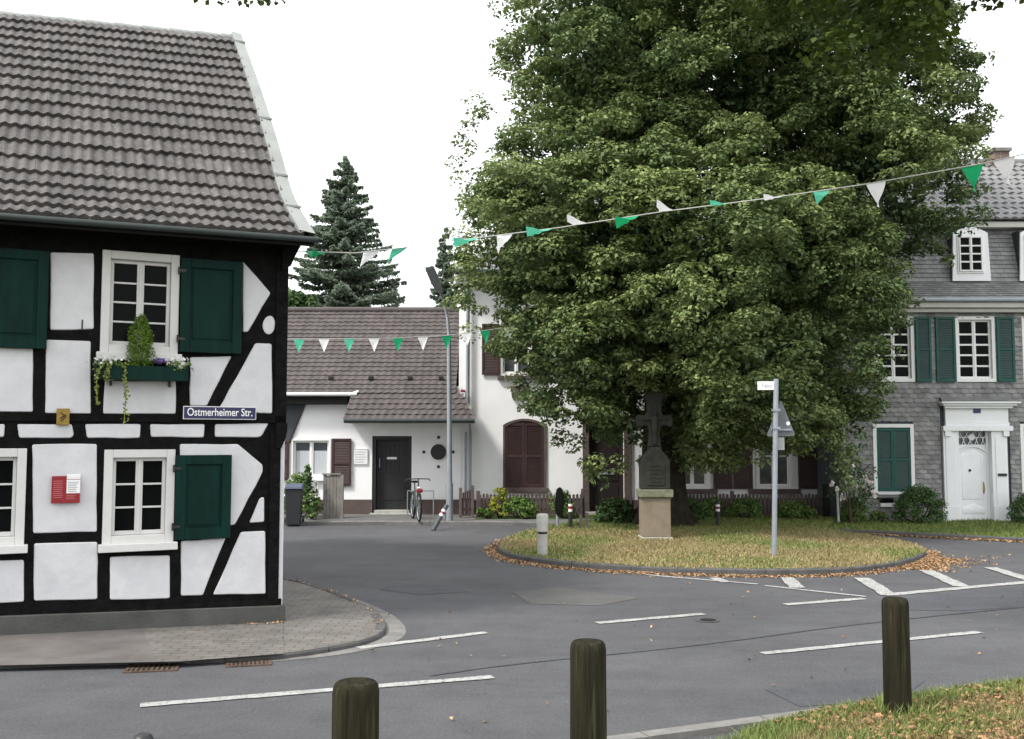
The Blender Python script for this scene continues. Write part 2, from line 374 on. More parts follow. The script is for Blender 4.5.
def tile_patch(mb, U0, U1, prof, course, period, amp=.016, lift=.03, samp=6, zfix=None, umin=None, umax=None):
    """roof of real overlapping wavy tiles; prof = [(d, z)...] from eave to ridge"""
    cum = [0.]
    for i in range(1, len(prof)): cum.append(cum[-1] + math.hypot(prof[i][0] - prof[i - 1][0], prof[i][1] - prof[i - 1][1]))
    L = cum[-1]; n = max(1, round(L / course)); cs = L / n
    def at(s):
        s = min(max(s, 0), L)
        for i in range(1, len(cum)):
            if s <= cum[i] + 1e-9:
                t = (s - cum[i - 1]) / (cum[i] - cum[i - 1]); a, b = prof[i - 1], prof[i]
                dx, dz = b[0] - a[0], b[1] - a[1]; q = math.hypot(dx, dz)
                nx, nz = (dz / q, -dx / q)
                if nz < 0: nx, nz = -nx, -nz
                return a[0] + dx * t, a[1] + dz * t, nx, nz
    for k in range(n):
        s0, s1 = k * cs, (k + 1) * cs
        u0 = max(U0(s0), umin) if umin is not None else U0(s0); u1 = min(U1(s0), umax) if umax is not None else U1(s0)
        nt = max(1, round((u1 - u0) / period)); per = (u1 - u0) / nt
        dj = rnd.uniform(-.003, .003)
        for t in range(nt):
            tone = rnd.random(); jl = rnd.uniform(-.004, .004); js = rnd.uniform(-.006, .006)
            ua, ub = u0 + t * per, u0 + (t + 1) * per
            P = []; Q = []; Rr = []
            for j in range(samp + 1):
                w = j / samp; u = ua + (ub - ua) * w
                h = amp * (math.cos(2 * math.pi * w) * .5 + .5) + amp * .25 * math.sin(2 * math.pi * w)
                for (ss, hh, lst) in ((s0 - .02 + js, h + lift + jl, P), (s1 + .01, h * .9, Q), (s0 - .02 + js, h * .2 - .01, Rr)):
                    x, z, nx, nz = at(ss)
                    if ss < 0: x, z = x + (prof[0][0] - prof[1][0]) / math.hypot(prof[0][0] - prof[1][0], prof[0][1] - prof[1][1]) * (-ss), z
                    zz = z + nz * hh + (zfix(u, ss / L) if zfix else 0)
                    lst.append((u, -(x + nx * hh), zz))
            m = samp + 1
            mb.add(P + Q, [(j, j + 1, m + j + 1, m + j) for j in range(samp)], tone)
            mb.add(Rr + P, [(j, j + 1, m + j + 1, m + j) for j in range(samp)], tone)

def window(F, px, cols, rows, par, frame=M_WHITE, sashm=M_WHITE, glass=M_GLASS, rec=.08, fw=.07, sill=None, bar=.035, wall_d=0., meeting=.09, surround=.0, transom=None, name='window', curtain=False, sf=.05):
    """px: the frame's outer box in the photo; a window part with sash, panes and sill below it.  Returns hole rect"""
    u0, u1, v0, v1 = px if isinstance(px, tuple) and len(px) == 4 and px[3] < 30 and px[2] < 30 else F.rect(*px)
    m = MB(); pr = .03 + surround
    for a, b, c, d in ((u0, u0 + fw, v0, v1), (u1 - fw, u1, v0, v1), (u0 + fw, u1 - fw, v1 - fw, v1), (u0 + fw, u1 - fw, v0, v0 + fw)):
        m.fb(a, b, c, d, wall_d - rec - .03, wall_d + pr)
    w = m.build(name, frame, par, bevel=.006)
    iu0, iu1, iv0, iv1 = u0 + fw, u1 - fw, v0 + fw, v1 - fw
    s = MB(); d0, d1 = wall_d - rec, wall_d - rec + .045
    e = .002
    mid = (iu0 + iu1) / 2
    for a, b in ((iu0, mid), (mid, iu1)):
        s.fb(a + e, a + sf, iv0 + e, iv1 - e, d0, d1); s.fb(b - sf, b - e, iv0 + e, iv1 - e, d0, d1)
        s.fb(a + sf, b - sf, iv1 - sf, iv1 - e, d0, d1); s.fb(a + sf, b - sf, iv0 + e, iv0 + sf * 1.25, d0, d1)
        cu0, cu1, cv0, cv1 = a + sf, b - sf, iv0 + sf * 1.25, iv1 - sf
        nc = cols // 2
        for k in range(1, nc): x = cu0 + (cu1 - cu0) * k / nc; s.fb(x - bar / 2, x + bar / 2, cv0, cv1, d0 + .004, d1 - .006)
        rr = rows if isinstance(rows, list) else [k / rows for k in range(1, rows)]
        for r_ in rr: y = cv0 + (cv1 - cv0) * r_; s.fb(cu0, cu1, y - bar / 2, y + bar / 2, d0 + .006, d1 - .009)
    s.fb(mid - .012, mid + .012, iv0 + e, iv1 - e, d1, d1 + .012)
    s.build('sash', sashm, w, bevel=.004)
    g = MB(); g.fb(iu0, iu1, iv0, iv1, d0 - .012, d0 + .008); g.build('glass_pane', glass, w)
    if curtain:
        c = MB()
        for k in range(40):
            a = iu0 + .06 + (iu1 - iu0 - .12) * k / 40; b = iu0 + .06 + (iu1 - iu0 - .12) * (k + 1) / 40
            c.fb(a, b, iv0 + .06, iv0 + (iv1 - iv0) * .72, d0 + .009, d0 + .012 + .006 * (k % 2))
        # leave the gaps for the sash: the curtain stands just proud of the dark pane
        c.build('net_curtain', M_CURTAIN, w)
    if sill:
        sm, so, sh = sill
        q = MB(); q.fb(u0 - so, u1 + so, v0 - sh, v0 + .004, wall_d - .05, wall_d + .11); q.build('sill', sm, w, bevel=.006)
    return w, (u0 + .01, u1 - .01, v0 + .01, v1 - .01)

def shutter(par, u0, u1, v0, v1, d, fm, sm, louvre=True, mid=.5, tilt=0., name='shutter', hinges=False):
    m = MB(); w = .06 if louvre else .1; T = .04
    m.fb(u0, u0 + w, v0, v1, d, d + T); m.fb(u1 - w, u1, v0, v1, d, d + T)
    m.fb(u0 + w, u1 - w, v1 - w, v1, d, d + T); m.fb(u0 + w, u1 - w, v0, v0 + w * 1.2, d, d + T)
    mv = v0 + (v1 - v0) * mid
    if louvre: m.fb(u0 + w, u1 - w, mv - w * .4, mv + w * .4, d, d + T)
    s = m.build(name, fm, par, bevel=.005)
    q = MB()
    if louvre:
        z = v0 + w * 1.2 + .01
        while z < v1 - w - .03:
            if not (mv - w * .4 - .035 < z < mv + w * .4):
                q.add([(u0 + w, -(d + .03), z), (u1 - w, -(d + .03), z), (u1 - w, -(d + .008), z + .045), (u0 + w, -(d + .008), z + .045),
                       (u0 + w, -(d + .024), z - .004), (u1 - w, -(d + .024), z - .004)], [(0, 1, 2, 3), (4, 5, 1, 0)])
            z += .042
        q.fb(u0 + w, u1 - w, v0 + w, v1 - w, d + .001, d + .006)
        q.build('slats', sm, s)
    else:
        n = 3; a = u0 + w + .03; b = u1 - w - .03; q.fb(u0 + w, u1 - w, v0 + w * 1.2, v1 - w, d + .001, d + .015)
        q.fb(a, b, v0 + w * 1.2 + .03, v1 - w - .03, d + .004, d + .026)
        q.build('panel', sm, s, bevel=.003)
    if hinges:
        for vv in (v0 + .14, v1 - .14):
            h = MB(); h.fb(u0 - .03, u0 + .05, vv - .014, vv + .014, d + T, d + T + .008); h.tube([(u0 - .02, -(d + .03), vv - .04), (u0 - .02, -(d + .03), vv + .04)], .013, 6)
            h.build('hinge', M_DARKM, s)
    return s

def text(body, m, size, par, loc, rot, extr=.002, name='lettering', xs=1., align='CENTER', bold=0.):
    c = bpy.data.curves.new('t', 'FONT'); c.body = body; c.size = size; c.extrude = extr; c.align_x = align; c.align_y = 'CENTER'; c.offset = bold
    o = bpy.data.objects.new('t', c); COL.objects.link(o)
    dg = bpy.context.evaluated_depsgraph_get()
    me = bpy.data.meshes.new_from_object(o.evaluated_get(dg)); bpy.data.objects.remove(o)
    me.materials.clear(); me.materials.append(m)
    w = bpy.data.objects.new(name, me); COL.objects.link(w); w.parent = par; w.location = loc; w.rotation_euler = rot; w.scale = (xs, 1, 1)
    return w

# ------------------------------------------------------------------ foliage
def leaves(name, cen, nrm, size, tone, m, par=None, aspect=.62, off=None):
    """one mesh of small folded leaves"""
    n = len(cen); cen = np.asarray(cen, float)
    if off is not None: cen = cen - np.asarray(off)
    nrm = nrm / (np.linalg.norm(nrm, axis=1, keepdims=True) + 1e-9)
    a = rng.normal(size=(n, 3)); t = a - nrm * np.sum(a * nrm, 1, keepdims=True)
    t /= np.linalg.norm(t, axis=1, keepdims=True) + 1e-9; b = np.cross(nrm, t)
    s = np.asarray(size).reshape(-1, 1) * np.ones((n, 1))
    v = np.empty((n, 4, 3))
    v[:, 0] = cen - t * s * .5; v[:, 1] = cen + b * s * aspect * .5 + nrm * s * .12 - t * s * .05
    v[:, 2] = cen + t * s * .55; v[:, 3] = cen - b * s * aspect * .5 + nrm * s * .12 - t * s * .05
    me = bpy.data.meshes.new(name); me.vertices.add(n * 4); me.vertices.foreach_set('co', v.reshape(-1))
    me.loops.add(n * 4); me.loops.foreach_set('vertex_index', np.arange(n * 4, dtype=np.int32))
    me.polygons.add(n); me.polygons.foreach_set('loop_start', np.arange(0, n * 4, 4, dtype=np.int32))
    try: me.polygons.foreach_set('loop_total', np.full(n, 4, dtype=np.int32))
    except Exception: pass
    me.materials.append(m); me.update(calc_edges=True)
    at = me.attributes.new('tone', 'FLOAT', 'FACE'); at.data.foreach_set('value', np.clip(tone, 0, 1).astype(np.float32))
    o = bpy.data.objects.new(name, me); COL.objects.link(o)
    if par: o.parent = par
    return o

def unit(n):
    a = rng.normal(size=(n, 3)); return a / np.linalg.norm(a, axis=1, keepdims=True)

def clump_cloud(cc, cr, per, flat=.6, size=.11, up=.7, spread=.5):
    """leaves over little drooping sprays. cc centres (k,3), cr radii, per leaves each"""
    k = len(cc); idx = np.repeat(np.arange(k), per)
    d = unit(len(idx)); d[:, 2] = np.abs(d[:, 2]) * rng.choice([1, 1, 1, -.6], len(idx))
    r = rng.uniform(.45, 1., len(idx)) ** .6
    p = cc[idx] + d * (cr[idx] * r)[:, None] * np.array([1, 1, flat])
    nrm = d * spread + np.array([0, 0, up]) + rng.normal(size=d.shape) * .45
    return p, nrm, idx

M_LIME = leafmat('lime_leaves', (.02, .062, .024), (.32, .385, .14), .25)  # dark and light ends stand for the crown's shaded and lit leaves
M_LIMEN = leafmat('near_lime_leaves', (.028, .055, .010), (.10, .145, .022), .3)
M_SPRUCE = leafmat('spruce_needles', (.11, .155, .105), (.25, .31, .23), .45)  # paled needles: distance haze is mixed into both colours
M_BUSHD = leafmat('dark_bush_leaves', (.03, .07, .02), (.10, .17, .05), .2)
M_BUSHM = leafmat('garden_leaves', (.04, .10, .02), (.17, .26, .06), .25)
M_BUSHY = leafmat('yellow_green_leaves', (.16, .22, .02), (.42, .42, .05), .25)
M_CONF = leafmat('bright_conifer_sprays', (.018, .055, .008), (.19, .31, .03), .15)
M_IVY = leafmat('variegated_ivy', (.06, .11, .02), (.26, .28, .08), .2)
M_WFLOW = leafmat('white_petals', (.7, .7, .68), (.85, .85, .83), .3)
M_PFLOW = leafmat('purple_petals', (.12, .08, .28), (.25, .18, .42), .3)
M_PINK = leafmat('pink_white_petals', (.78, .68, .66), (.88, .84, .82), .3)
M_GRASSD = leafmat('dry_grass_blades', (.19, .165, .07), (.50, .41, .22), .2)
M_GRASSG = leafmat('green_grass_blades', (.08, .13, .03), (.27, .32, .10), .25)
M_LITTERD = leafmat('brown_leaf_litter', (.11, .055, .03), (.46, .27, .14), .1)
M_GRASSV = leafmat('verge_straw_blades', (.13, .12, .045), (.38, .31, .15), .2)
M_LITTER = leafmat('fallen_leaf_litter', (.15, .08, .04), (.50, .33, .18), .1)

def bush(c, rx, ry, h, name, label, m, n=1500, size=.07, cat='bush', group=None, round_=True, tone=(.0, 1.), stems=True, clump=.16):
    o = empty(name, c, 0, label, cat, group)
    k = max(6, int(n / 45)); d = unit(k); d[:, 2] = np.abs(d[:, 2])
    rr = rng.uniform(.55, 1, k) ** .5
    cc = np.stack([d[:, 0] * rx * rr * .85, d[:, 1] * ry * rr * .85, .08 * h + d[:, 2] * rr * h * .82], 1)
    p, nr, idx = clump_cloud(cc, rng.uniform(.7, 1.25, k) * clump, 45, .8, size, .4, 1.)
    p[:, 2] = np.maximum(p[:, 2], .02)
    t = rng.uniform(tone[0], tone[1], len(p)) * .55 + rng.random(k)[idx] * .45
    leaves('foliage', p, nr, rng.uniform(.6, 1.2, len(p)) * size, t, m, o)
    if stems:
        s = MB()
        for j in range(6):
            q = cc[j % k]; s.tube([(q[0] * .15, q[1] * .15, 0), (q[0] * .6, q[1] * .6, q[2] * .55), tuple(q)], [.018, .012, .005], 5)
        s.build('stem', M_BARK, o)
    return o

# ================================================================== GROUND
def sheet(name, pts, z, m, kind='structure', label=None, par=None):
    me = bpy.data.meshes.new(name); bm = bmesh.new()
    vs = [bm.verts.new((p[0], p[1], z)) for p in pts]; f = bm.faces.new(vs)
    if f.normal.z < 0: f.normal_flip()
    bmesh.ops.triangulate(bm, faces=[f]); bm.to_mesh(me); bm.free(); me.materials.append(m)
    o = bpy.data.objects.new(name, me); COL.objects.link(o)
    if par: o.parent = par
    else: tag(o, label, None, None, kind)
    return o
def slab(name, pts, z0, z1, m, kind='structure'):
    me = bpy.data.meshes.new(name); bm = bmesh.new()
    vs = [bm.verts.new((p[0], p[1], z1)) for p in pts]; f = bm.faces.new(vs); bm.normal_update()
    if f.normal.z < 0: f.normal_flip()
    lo = [bm.verts.new((p[0], p[1], z0)) for p in pts]; n = len(pts)
    for i in range(n): bm.faces.new((vs[i], vs[(i + 1) % n], lo[(i + 1) % n], lo[i]))
    bmesh.ops.triangulate(bm, faces=[f]); bmesh.ops.recalc_face_normals(bm, faces=bm.faces)
    bm.to_mesh(me); bm.free(); me.materials.append(m)
    o = bpy.data.objects.new(name, me); COL.objects.link(o); tag(o, None, None, None, kind); return o
def smooth_line(pts, n=6, closed=False):
    out = []; P = [Vector((p[0], p[1])) for p in pts]; N = len(P)
    for i in range(N if closed else N - 1):
        p0 = P[i - 1] if (closed or i > 0) else P[i]; p1 = P[i]; p2 = P[(i + 1) % N]; p3 = P[(i + 2) % N] if (closed or i + 2 < N) else p2
        for k in range(n):
            t = k / n
            out.append(.5 * ((2 * p1) + (p2 - p0) * t + (2 * p0 - 5 * p1 + 4 * p2 - p3) * t * t + (3 * p1 - p0 - 3 * p2 + p3) * t ** 3))
    if not closed: out.append(P[-1])
    return out
def kerb(name, line, w, z0, z1, m, side=1, stone=1.0, kind='structure'):
    """row of kerb stones along a line; lies on its left (+1) or right (-1) side"""
    mb = MB(); L = 0; P = [Vector((p[0], p[1])) for p in line]
    off = []
    for i, p in enumerate(P):
        d = (P[min(i + 1, len(P) - 1)] - P[max(i - 1, 0)]).normalized(); off.append(Vector((-d.y, d.x)) * side * w)
    P = [p - o_ / w * .018 for p, o_ in zip(P, off)]
    # resample to stones
    cum = [0.]
    for i in range(1, len(P)): cum.append(cum[-1] + (P[i] - P[i - 1]).length)
    tot = cum[-1]; n = max(1, round(tot / stone))
    def at(s):
        for i in range(1, len(P)):
            if s <= cum[i] + 1e-6:
                t = (s - cum[i - 1]) / max(1e-6, cum[i] - cum[i - 1]); return P[i - 1].lerp(P[i], t), off[i - 1].lerp(off[i], t)
        return P[-1], off[-1]
    for k in range(n):
        a, b = k * tot / n + .006, (k + 1) * tot / n - .006; sub = max(1, int(stone / .25)); j = rnd.uniform(-.006, .006); tn = rnd.random()
        ring = []
        for q in range(sub + 1):
            p, o = at(a + (b - a) * q / sub); e = p + o * .12
            ring.append([(p.x, p.y, z0), (p.x, p.y, z1 - .02 + j), (e.x, e.y, z1 + j), ((p + o).x, (p + o).y, z1 + j), ((p + o).x, (p + o).y, z0)])
        vs = [v for r_ in ring for v in r_]; fs = []
        for q in range(sub):
            for c in range(4): fs.append((q * 5 + c, q * 5 + c + 1, (q + 1) * 5 + c + 1, (q + 1) * 5 + c))
        fs.append((0, 1, 2, 3, 4)); fs.append(tuple(sub * 5 + c for c in (4, 3, 2, 1, 0)))
        mb.add(vs, fs, tn)
    o = mb.build(name, m); me = o.data; bm = bmesh.new(); bm.from_mesh(me); bmesh.ops.recalc_face_normals(bm, faces=bm.faces); bm.to_mesh(me); bm.free()
    tag(o, None, None, None, kind); return o

sheet('ground', [(-400, -400), (400, -400), (400, 900), (-400, 900)], -.02, M_LAND)
sheet('road', [(-60, -8), (60, -8), (60, 27), (-60, 27)], 0, M_ASPH)

def P2(px, py, z=0): g = G(px, py, z); return (g.x, g.y)
# asphalt patches
sheet('asphalt_patch', [P2(880, 600), P2(1060, 583), P2(1060, 605), P2(960, 611), P2(890, 610)], .004, M_ASPHD)
sheet('asphalt_patch', [P2(512, 592), P2(560, 588), P2(640, 598), P2(600, 606), P2(530, 604)], .004, M_ASPHL)
sheet('asphalt_patch', [P2(766, 690), P2(880, 678), P2(925, 681), P2(900, 700), P2(800, 707)], .004, M_ASPHD)
sheet('asphalt_patch', [P2(392, 521 + 62), P2(440, 586), P2(470, 592), P2(420, 595), P2(380, 590)], .004, M_ASPHD)

# pavement at the timber house corner
kl = smooth_line([P2(-260, 683), P2(-80, 673), P2(60, 666), P2(180, 663.5), P2(270, 660), P2(330, 652), P2(372, 642), P2(385, 630), P2(372, 613), P2(345, 600), P2(318, 590), P2(285, 582), P2(200, 570), P2(60, 558)], 6)
cen = Vector(P2(150, 620))
Hz = .06
slab('pavement', [(p.x, p.y) for p in kl] + [P2(-300, 600)], -.01, Hz - .004, M_PAVER)
kerb('kerb', kl, .11, -.01, Hz, M_KERBD, side=1)
gut = smooth_line([P2(250, 664), P2(340, 655), P2(392, 643), P2(406, 631), P2(392, 615), P2(358, 600), P2(322, 588), P2(285, 579)], 6)
kin = [p for p in kl if p.x > P2(262, 661)[0] and True]
sheet('gutter_strip', [(p.x, p.y) for p in gut] + [(p.x, p.y) for p in reversed(kin)], .004, M_CONC)

def ramp(name, xs, m):
    vs = []; 
    for x in xs:
        x, xk = x if isinstance(x, tuple) else (x, x)
        yb = 621 + (285 - x) * (13 / 285.)
        r = ray(x, yb); n = Vector((math.sin(R(26)), -math.cos(R(26)), 0)); p0 = G(285, 620, Hz); w = CAM + r * ((p0 - CAM).dot(n) / r.dot(n)); w = w - n * .06
        c = G(xk, 661.5 + (180 - xk) * .022 if xk <= 180 else 661.5 - (xk - 180) * .075, Hz)
        w.z = max(w.z + .0, Hz + .002)
        vs += [tuple(w), tuple(w.lerp(c, .5) + Vector((0, 0, .0))), (c.x, c.y, Hz + .0015)]
    k = len(xs); fs = [(3 * i + j, 3 * i + j + 1, 3 * i + j + 4, 3 * i + j + 3) for i in range(k - 1) for j in range(2)]
    me_n = (Vector(vs[1]) - Vector(vs[0])).cross(Vector(vs[4]) - Vector(vs[0])).z
    if me_n < 0: fs = [f[::-1] for f in fs]
    me = bpy.data.meshes.new(name); me.from_pydata(vs, [], fs); me.materials.append(m); o = bpy.data.objects.new(name, me); COL.objects.link(o); tag(o, None, None, None, 'structure')
ramp('pavement_slabs', [-260, -200, -130, -60, 0, 50, 100, (142, 158)], M_SLABS)
ramp('pavement', [(142, 158), (170, 180), 200, 230, 260, 284], M_PAVER)

# far pavement before cottage and white house
slab('pavement', [P2(120, 527), P2(440, 524.5), P2(600, 527.5), (4, 26.9), (-14, 26.9)], -.01, .076, M_WALK)
kerb('kerb', smooth_line([P2(600, 528), P2(520, 525.5), P2(440, 524.7), P2(280, 525.5), P2(120, 527)], 4), .13, -.01, .09, M_CONC, side=-1)

# traffic island lawn
isl_front = [P2(640, 523), P2(585, 525), P2(545, 531), P2(513, 540), P2(498, 549), P2(505, 557), P2(530, 563), P2(575, 568.5), P2(640, 572.5), P2(710, 575), P2(780, 576), P2(845, 574), P2(893, 568), P2(920, 560), P2(924, 554), P2(905, 547), P2(880, 542), P2(830, 534.5), P2(700, 531)]
isl = smooth_line(isl_front[:-2], 5)
isl_poly = [(p.x, p.y) for p in isl] + [P2(845, 537), P2(826, 533), (8.4, 25.9), (2.2, 25.9)]
slab('lawn_island', isl_poly, -.01, .085, M_SOIL)
kerb('kerb', isl[2 * 5:], .14, -.01, .10, M_KERBD, side=1)
# strip in front of the slate house
st = smooth_line([P2(820, 532.5), P2(870, 534.5), P2(940, 538), P2(1024, 542), P2(1150, 548), P2(1400, 560)], 4)
slab('lawn_strip', [(p.x, p.y) for p in st] + [(26, 26), (6.5, 26)], -.01, .03, M_SOILG)
kerb('kerb', st, .12, -.01, .085, M_KERBD, side=1)
# near verge
ka, kb = Vector(P2(640, 738.5)), Vector(P2(800, 717)); kd = (kb - ka).normalized()
k0 = ka - kd * 9; k1 = ka + kd * 16
kerb('kerb', [k0 + (k1 - k0) * i / 20 for i in range(21)], .14, -.01, .05, M_CONC, side=-1)
vl = smooth_line([tuple(k0 - Vector((0, .14))), tuple(ka - kd * 3 - Vector((0, .35))), P2(690, 760), P2(745, 743), P2(800, 727), P2(875, 711), P2(950, 700), P2(1024, 690), P2(1120, 678), P2(1400, 646)], 5)
verge_poly = [(p.x, p.y) for p in vl] + [(22, -6), (-12, -6)]
slab('lawn_verge', verge_poly, -.01, .07, M_SOIL)

# ---------- road markings
def stripe(a, b, w, jag=.0, z=.008, name='road_marking'):
    a, b = Vector(P2(*a)), Vector(P2(*b)); d = (b - a).normalized(); n = Vector((-d.y, d.x)) * w / 2
    k = max(2, int((b - a).length / .15)); L = []; Rr = []
    for i in range(k + 1):
        p = a.lerp(b, i / k); L.append(p + n * (1 + rnd.uniform(-.14, .14))); Rr.append(p - n * (1 + rnd.uniform(-.14, .14)))
    me = bpy.data.meshes.new(name); vs = [(p.x, p.y, z) for p in L + Rr]; m = k + 1
    me.from_pydata(vs, [], [(m + i, m + i + 1, i + 1, i) for i in range(k)]); me.materials.append(M_PAINT)
    o = bpy.data.objects.new(name, me); COL.objects.link(o); tag(o, None, None, None, 'structure')
for a, b, w in [((140, 706), (493, 677.5), .115), ((358, 648.5), (486, 633), .12), ((597, 623.5), (704, 614.3), .12), ((762, 654), (980, 632.5), .11),
                ((785, 605), (864, 599), .13), ((884, 595.5), (1130, 573), .17), ((590, 567.5), (655, 576), .06), ((655, 576), (758, 584.5), .09), ((765, 586), (866, 597), .09),
                ]: stripe(a, b, w)
for a, b, w in [((714, 578.5), (727, 583), .17), ((787, 578), (797, 588.5), .2), ((862, 578.5), (890, 596), .22), ((926, 571), (962, 587), .22), ((990, 568), (1032, 581), .22), ((1050, 566), (1110, 577), .22)]:
    stripe(a, b, w, z=.012)

def seam(pts, w):
    P = smooth_line([P2(*p) for p in pts], 8); vs = []
    for i, p in enumerate(P):
        d = (P[min(i + 1, len(P) - 1)] - P[max(i - 1, 0)]).normalized(); n = Vector((-d.y, d.x)) * w * rnd.uniform(.3, .7); vs += [(*(p + n), .006), (*(p - n), .006)]
    me = bpy.data.meshes.new('tar_seam'); me.from_pydata(vs, [], [(2 * i, 2 * i + 1, 2 * i + 3, 2 * i + 2) for i in range(len(P) - 1)]); me.materials.append(M_ASPHD)
    o = bpy.data.objects.new('tar_seam', me); COL.objects.link(o); tag(o, None, None, None, 'structure')
seam([(430, 676), (520, 664), (700, 645), (880, 622), (1100, 600)], .035)
g = G(708, 620.5, .004); o = empty('valve_cover', tuple(g), 0, 'small round iron valve cover set in the asphalt beside the dashed line', 'cover')
q = MB(); q.lathe([(.13, .0), (.13, .006), (.10, .006)], 18); q.build('rim', M_KERBD, o)
q = MB(); q.lathe([(.098, .002), (.098, .008), (.02, .009)], 18); q.build('lid', M_DARKM, o)

# drain grates
for i, (x0, y0, x1, y1, lab) in enumerate([(126, 665.5, 180, 672.5, 'rusty drain grate full of leaves, nearer the left kerb'), (226, 660.5, 272, 666.5, 'rusty drain grate where the kerb bends to the corner')]):
    a = Vector(P2(x0, y1)); b = Vector(P2(x1, y1 - 2.5)); c = Vector(P2(x1 - 3, y0 - 1)); d = Vector(P2(x0 + 2, y0))
    cx = (a + b + c + d) / 4; ang = math.atan2((b - a).y, (b - a).x); w = (b - a).length; h = .34
    o = empty('drain_grate', (cx.x, cx.y, 0), ang, lab, 'drain grate', 'drain grates by the kerb')
    f = MB(); t = .012
    for q in ((-w / 2, -h / 2, w / 2, -h / 2 + .03), (-w / 2, h / 2 - .03, w / 2, h / 2), (-w / 2, -h / 2 + .03, -w / 2 + .03, h / 2 - .03), (w / 2 - .03, -h / 2 + .03, w / 2, h / 2 - .03)):
        f.box((q[0], q[1], .002), (q[2], q[3], t))
    f.build('frame', M_RUST, o)
    g = MB(); n = 9
    for k in range(n): x = -w / 2 + .03 + (w - .06) * (k + .5) / n; g.box((x - .012, -h / 2 + .03, .003), (x + .012, h / 2 - .03, t - .002))
    g.box((-w / 2 + .03, -.012, .003), (w / 2 - .03, .012, t - .003))
    g.build('bars', M_RUST, o)
    s = MB(); s.box((-w / 2 + .03, -h / 2 + .03, .0042), (w / 2 - .03, h / 2 - .03, .005)); s.build('shaft', M_RUBBER, o)

# ---------- grass and litter
def in_poly(x, y, poly):
    c = np.zeros(len(x), bool); n = len(poly); j = n - 1
    for i in range(n):
        xi, yi = poly[i]; xj, yj = poly[j]
        with np.errstate(divide='ignore', invalid='ignore'):
            c ^= ((yi > y) != (yj > y)) & (x < (xj - xi) * (y - yi) / (yj - yi + 1e-12) + xi)
        j = i
    return c
def scatter(poly, n, xlim=None, ylim=None):
    P = np.array(poly); x0, y0 = P.min(0); x1, y1 = P.max(0)
    if xlim: x0, x1 = max(x0, xlim[0]), min(x1, xlim[1])
    if ylim: y0, y1 = max(y0, ylim[0]), min(y1, ylim[1])
    x = rng.uniform(x0, x1, n * 3); y = rng.uniform(y0, y1, n * 3); k = in_poly(x, y, poly); return x[k][:n], y[k][:n]
def blotch(x, y, s, seed):
    r = np.random.default_rng(seed); o = np.zeros(len(x))
    for k in range(7):
        a = r.uniform(0, 6.28); f = s * r.uniform(.5, 2.2); o += np.sin(x * f * math.cos(a) + y * f * math.sin(a) + r.uniform(0, 6.28))
    return np.clip(o / 5 + .5, 0, 1)
def grass(name, x, y, z, h, w, tone, m, label):
    n = len(x); a = rng.uniform(0, math.pi, n); dx, dy = np.cos(a) * w / 2, np.sin(a) * w / 2
    hh = h * rng.uniform(.4, 1.2, n); lx, ly = rng.normal(size=n) * h * .5, rng.normal(size=n) * h * .5
    v = np.empty((n, 3, 3)); v[:, 0] = np.stack([x - dx, y - dy, np.full(n, z)], 1); v[:, 1] = np.stack([x + dx, y + dy, np.full(n, z)], 1)
    v[:, 2] = np.stack([x + lx, y + ly, z + hh], 1)
    me = bpy.data.meshes.new(name); me.vertices.add(n * 3); me.vertices.foreach_set('co', v.reshape(-1))
    me.loops.add(n * 3); me.loops.foreach_set('vertex_index', np.arange(n * 3, dtype=np.int32))
    me.polygons.add(n); me.polygons.foreach_set('loop_start', np.arange(0, n * 3, 3, dtype=np.int32))
    me.materials.append(m); me.update(calc_edges=True)
    at = me.attributes.new('tone', 'FLOAT', 'FACE'); at.data.foreach_set('value', np.clip(tone, 0, 1).astype(np.float32))
    o = bpy.data.objects.new(name, me); COL.objects.link(o); tag(o, label, 'grass' if 'grass' in label else 'leaves', None, 'stuff'); return o
def litter(name, x, y, z, s, label, m=M_LITTER, tilt=.5):
    n = len(x); nr = np.stack([rng.normal(size=n) * tilt, rng.normal(size=n) * tilt, np.ones(n)], 1)
    zz = z + rng.uniform(.004, .022, n)
    o = leaves(name, np.stack([x, y, zz], 1), nr, rng.uniform(.6, 1.3, n) * s, rng.random(n), m, aspect=.7)
    tag(o, label, 'leaves', None, 'stuff'); return o

x, y = scatter(isl_poly, 90000, (-1.2, 9.5))
b = blotch(x, y, 2.2, 3); green = b > .78 + rng.normal(size=len(x)) * .26
green |= (y > 21.8 + rng.normal(size=len(x)) * .9)
k = ~green
grass('dry_grass', x[k], y[k], .085, .06, .022, rng.random(k.sum()) * .7 + .3 * b[k], M_GRASSD, 'short straw coloured grass on the traffic island')
grass('green_grass', x[green], y[green], .085, .06, .022, rng.random(green.sum()), M_GRASSG, 'green grass patches growing on the traffic island')
x, y = scatter(isl_poly, 2600, (-1.2, 9.5)); litter('scattered_leaves', x, y, .115, .035, 'dry brown leaves scattered over the island lawn')
x, y = scatter([(p.x, p.y) for p in st] + [(16, 26), (6.5, 26)], 26000, (5.5, 14.5))
grass('strip_grass', x, y, .03, .08, .022, rng.random(len(x)), M_GRASSG, 'fresh green grass strip in front of the slate house')
x, y = scatter(verge_poly, 60000, (.3, 5.2), (5.2, 9))
b = blotch(x, y, 3.2, 9); gk = b > .74 + rng.normal(size=len(x)) * .2
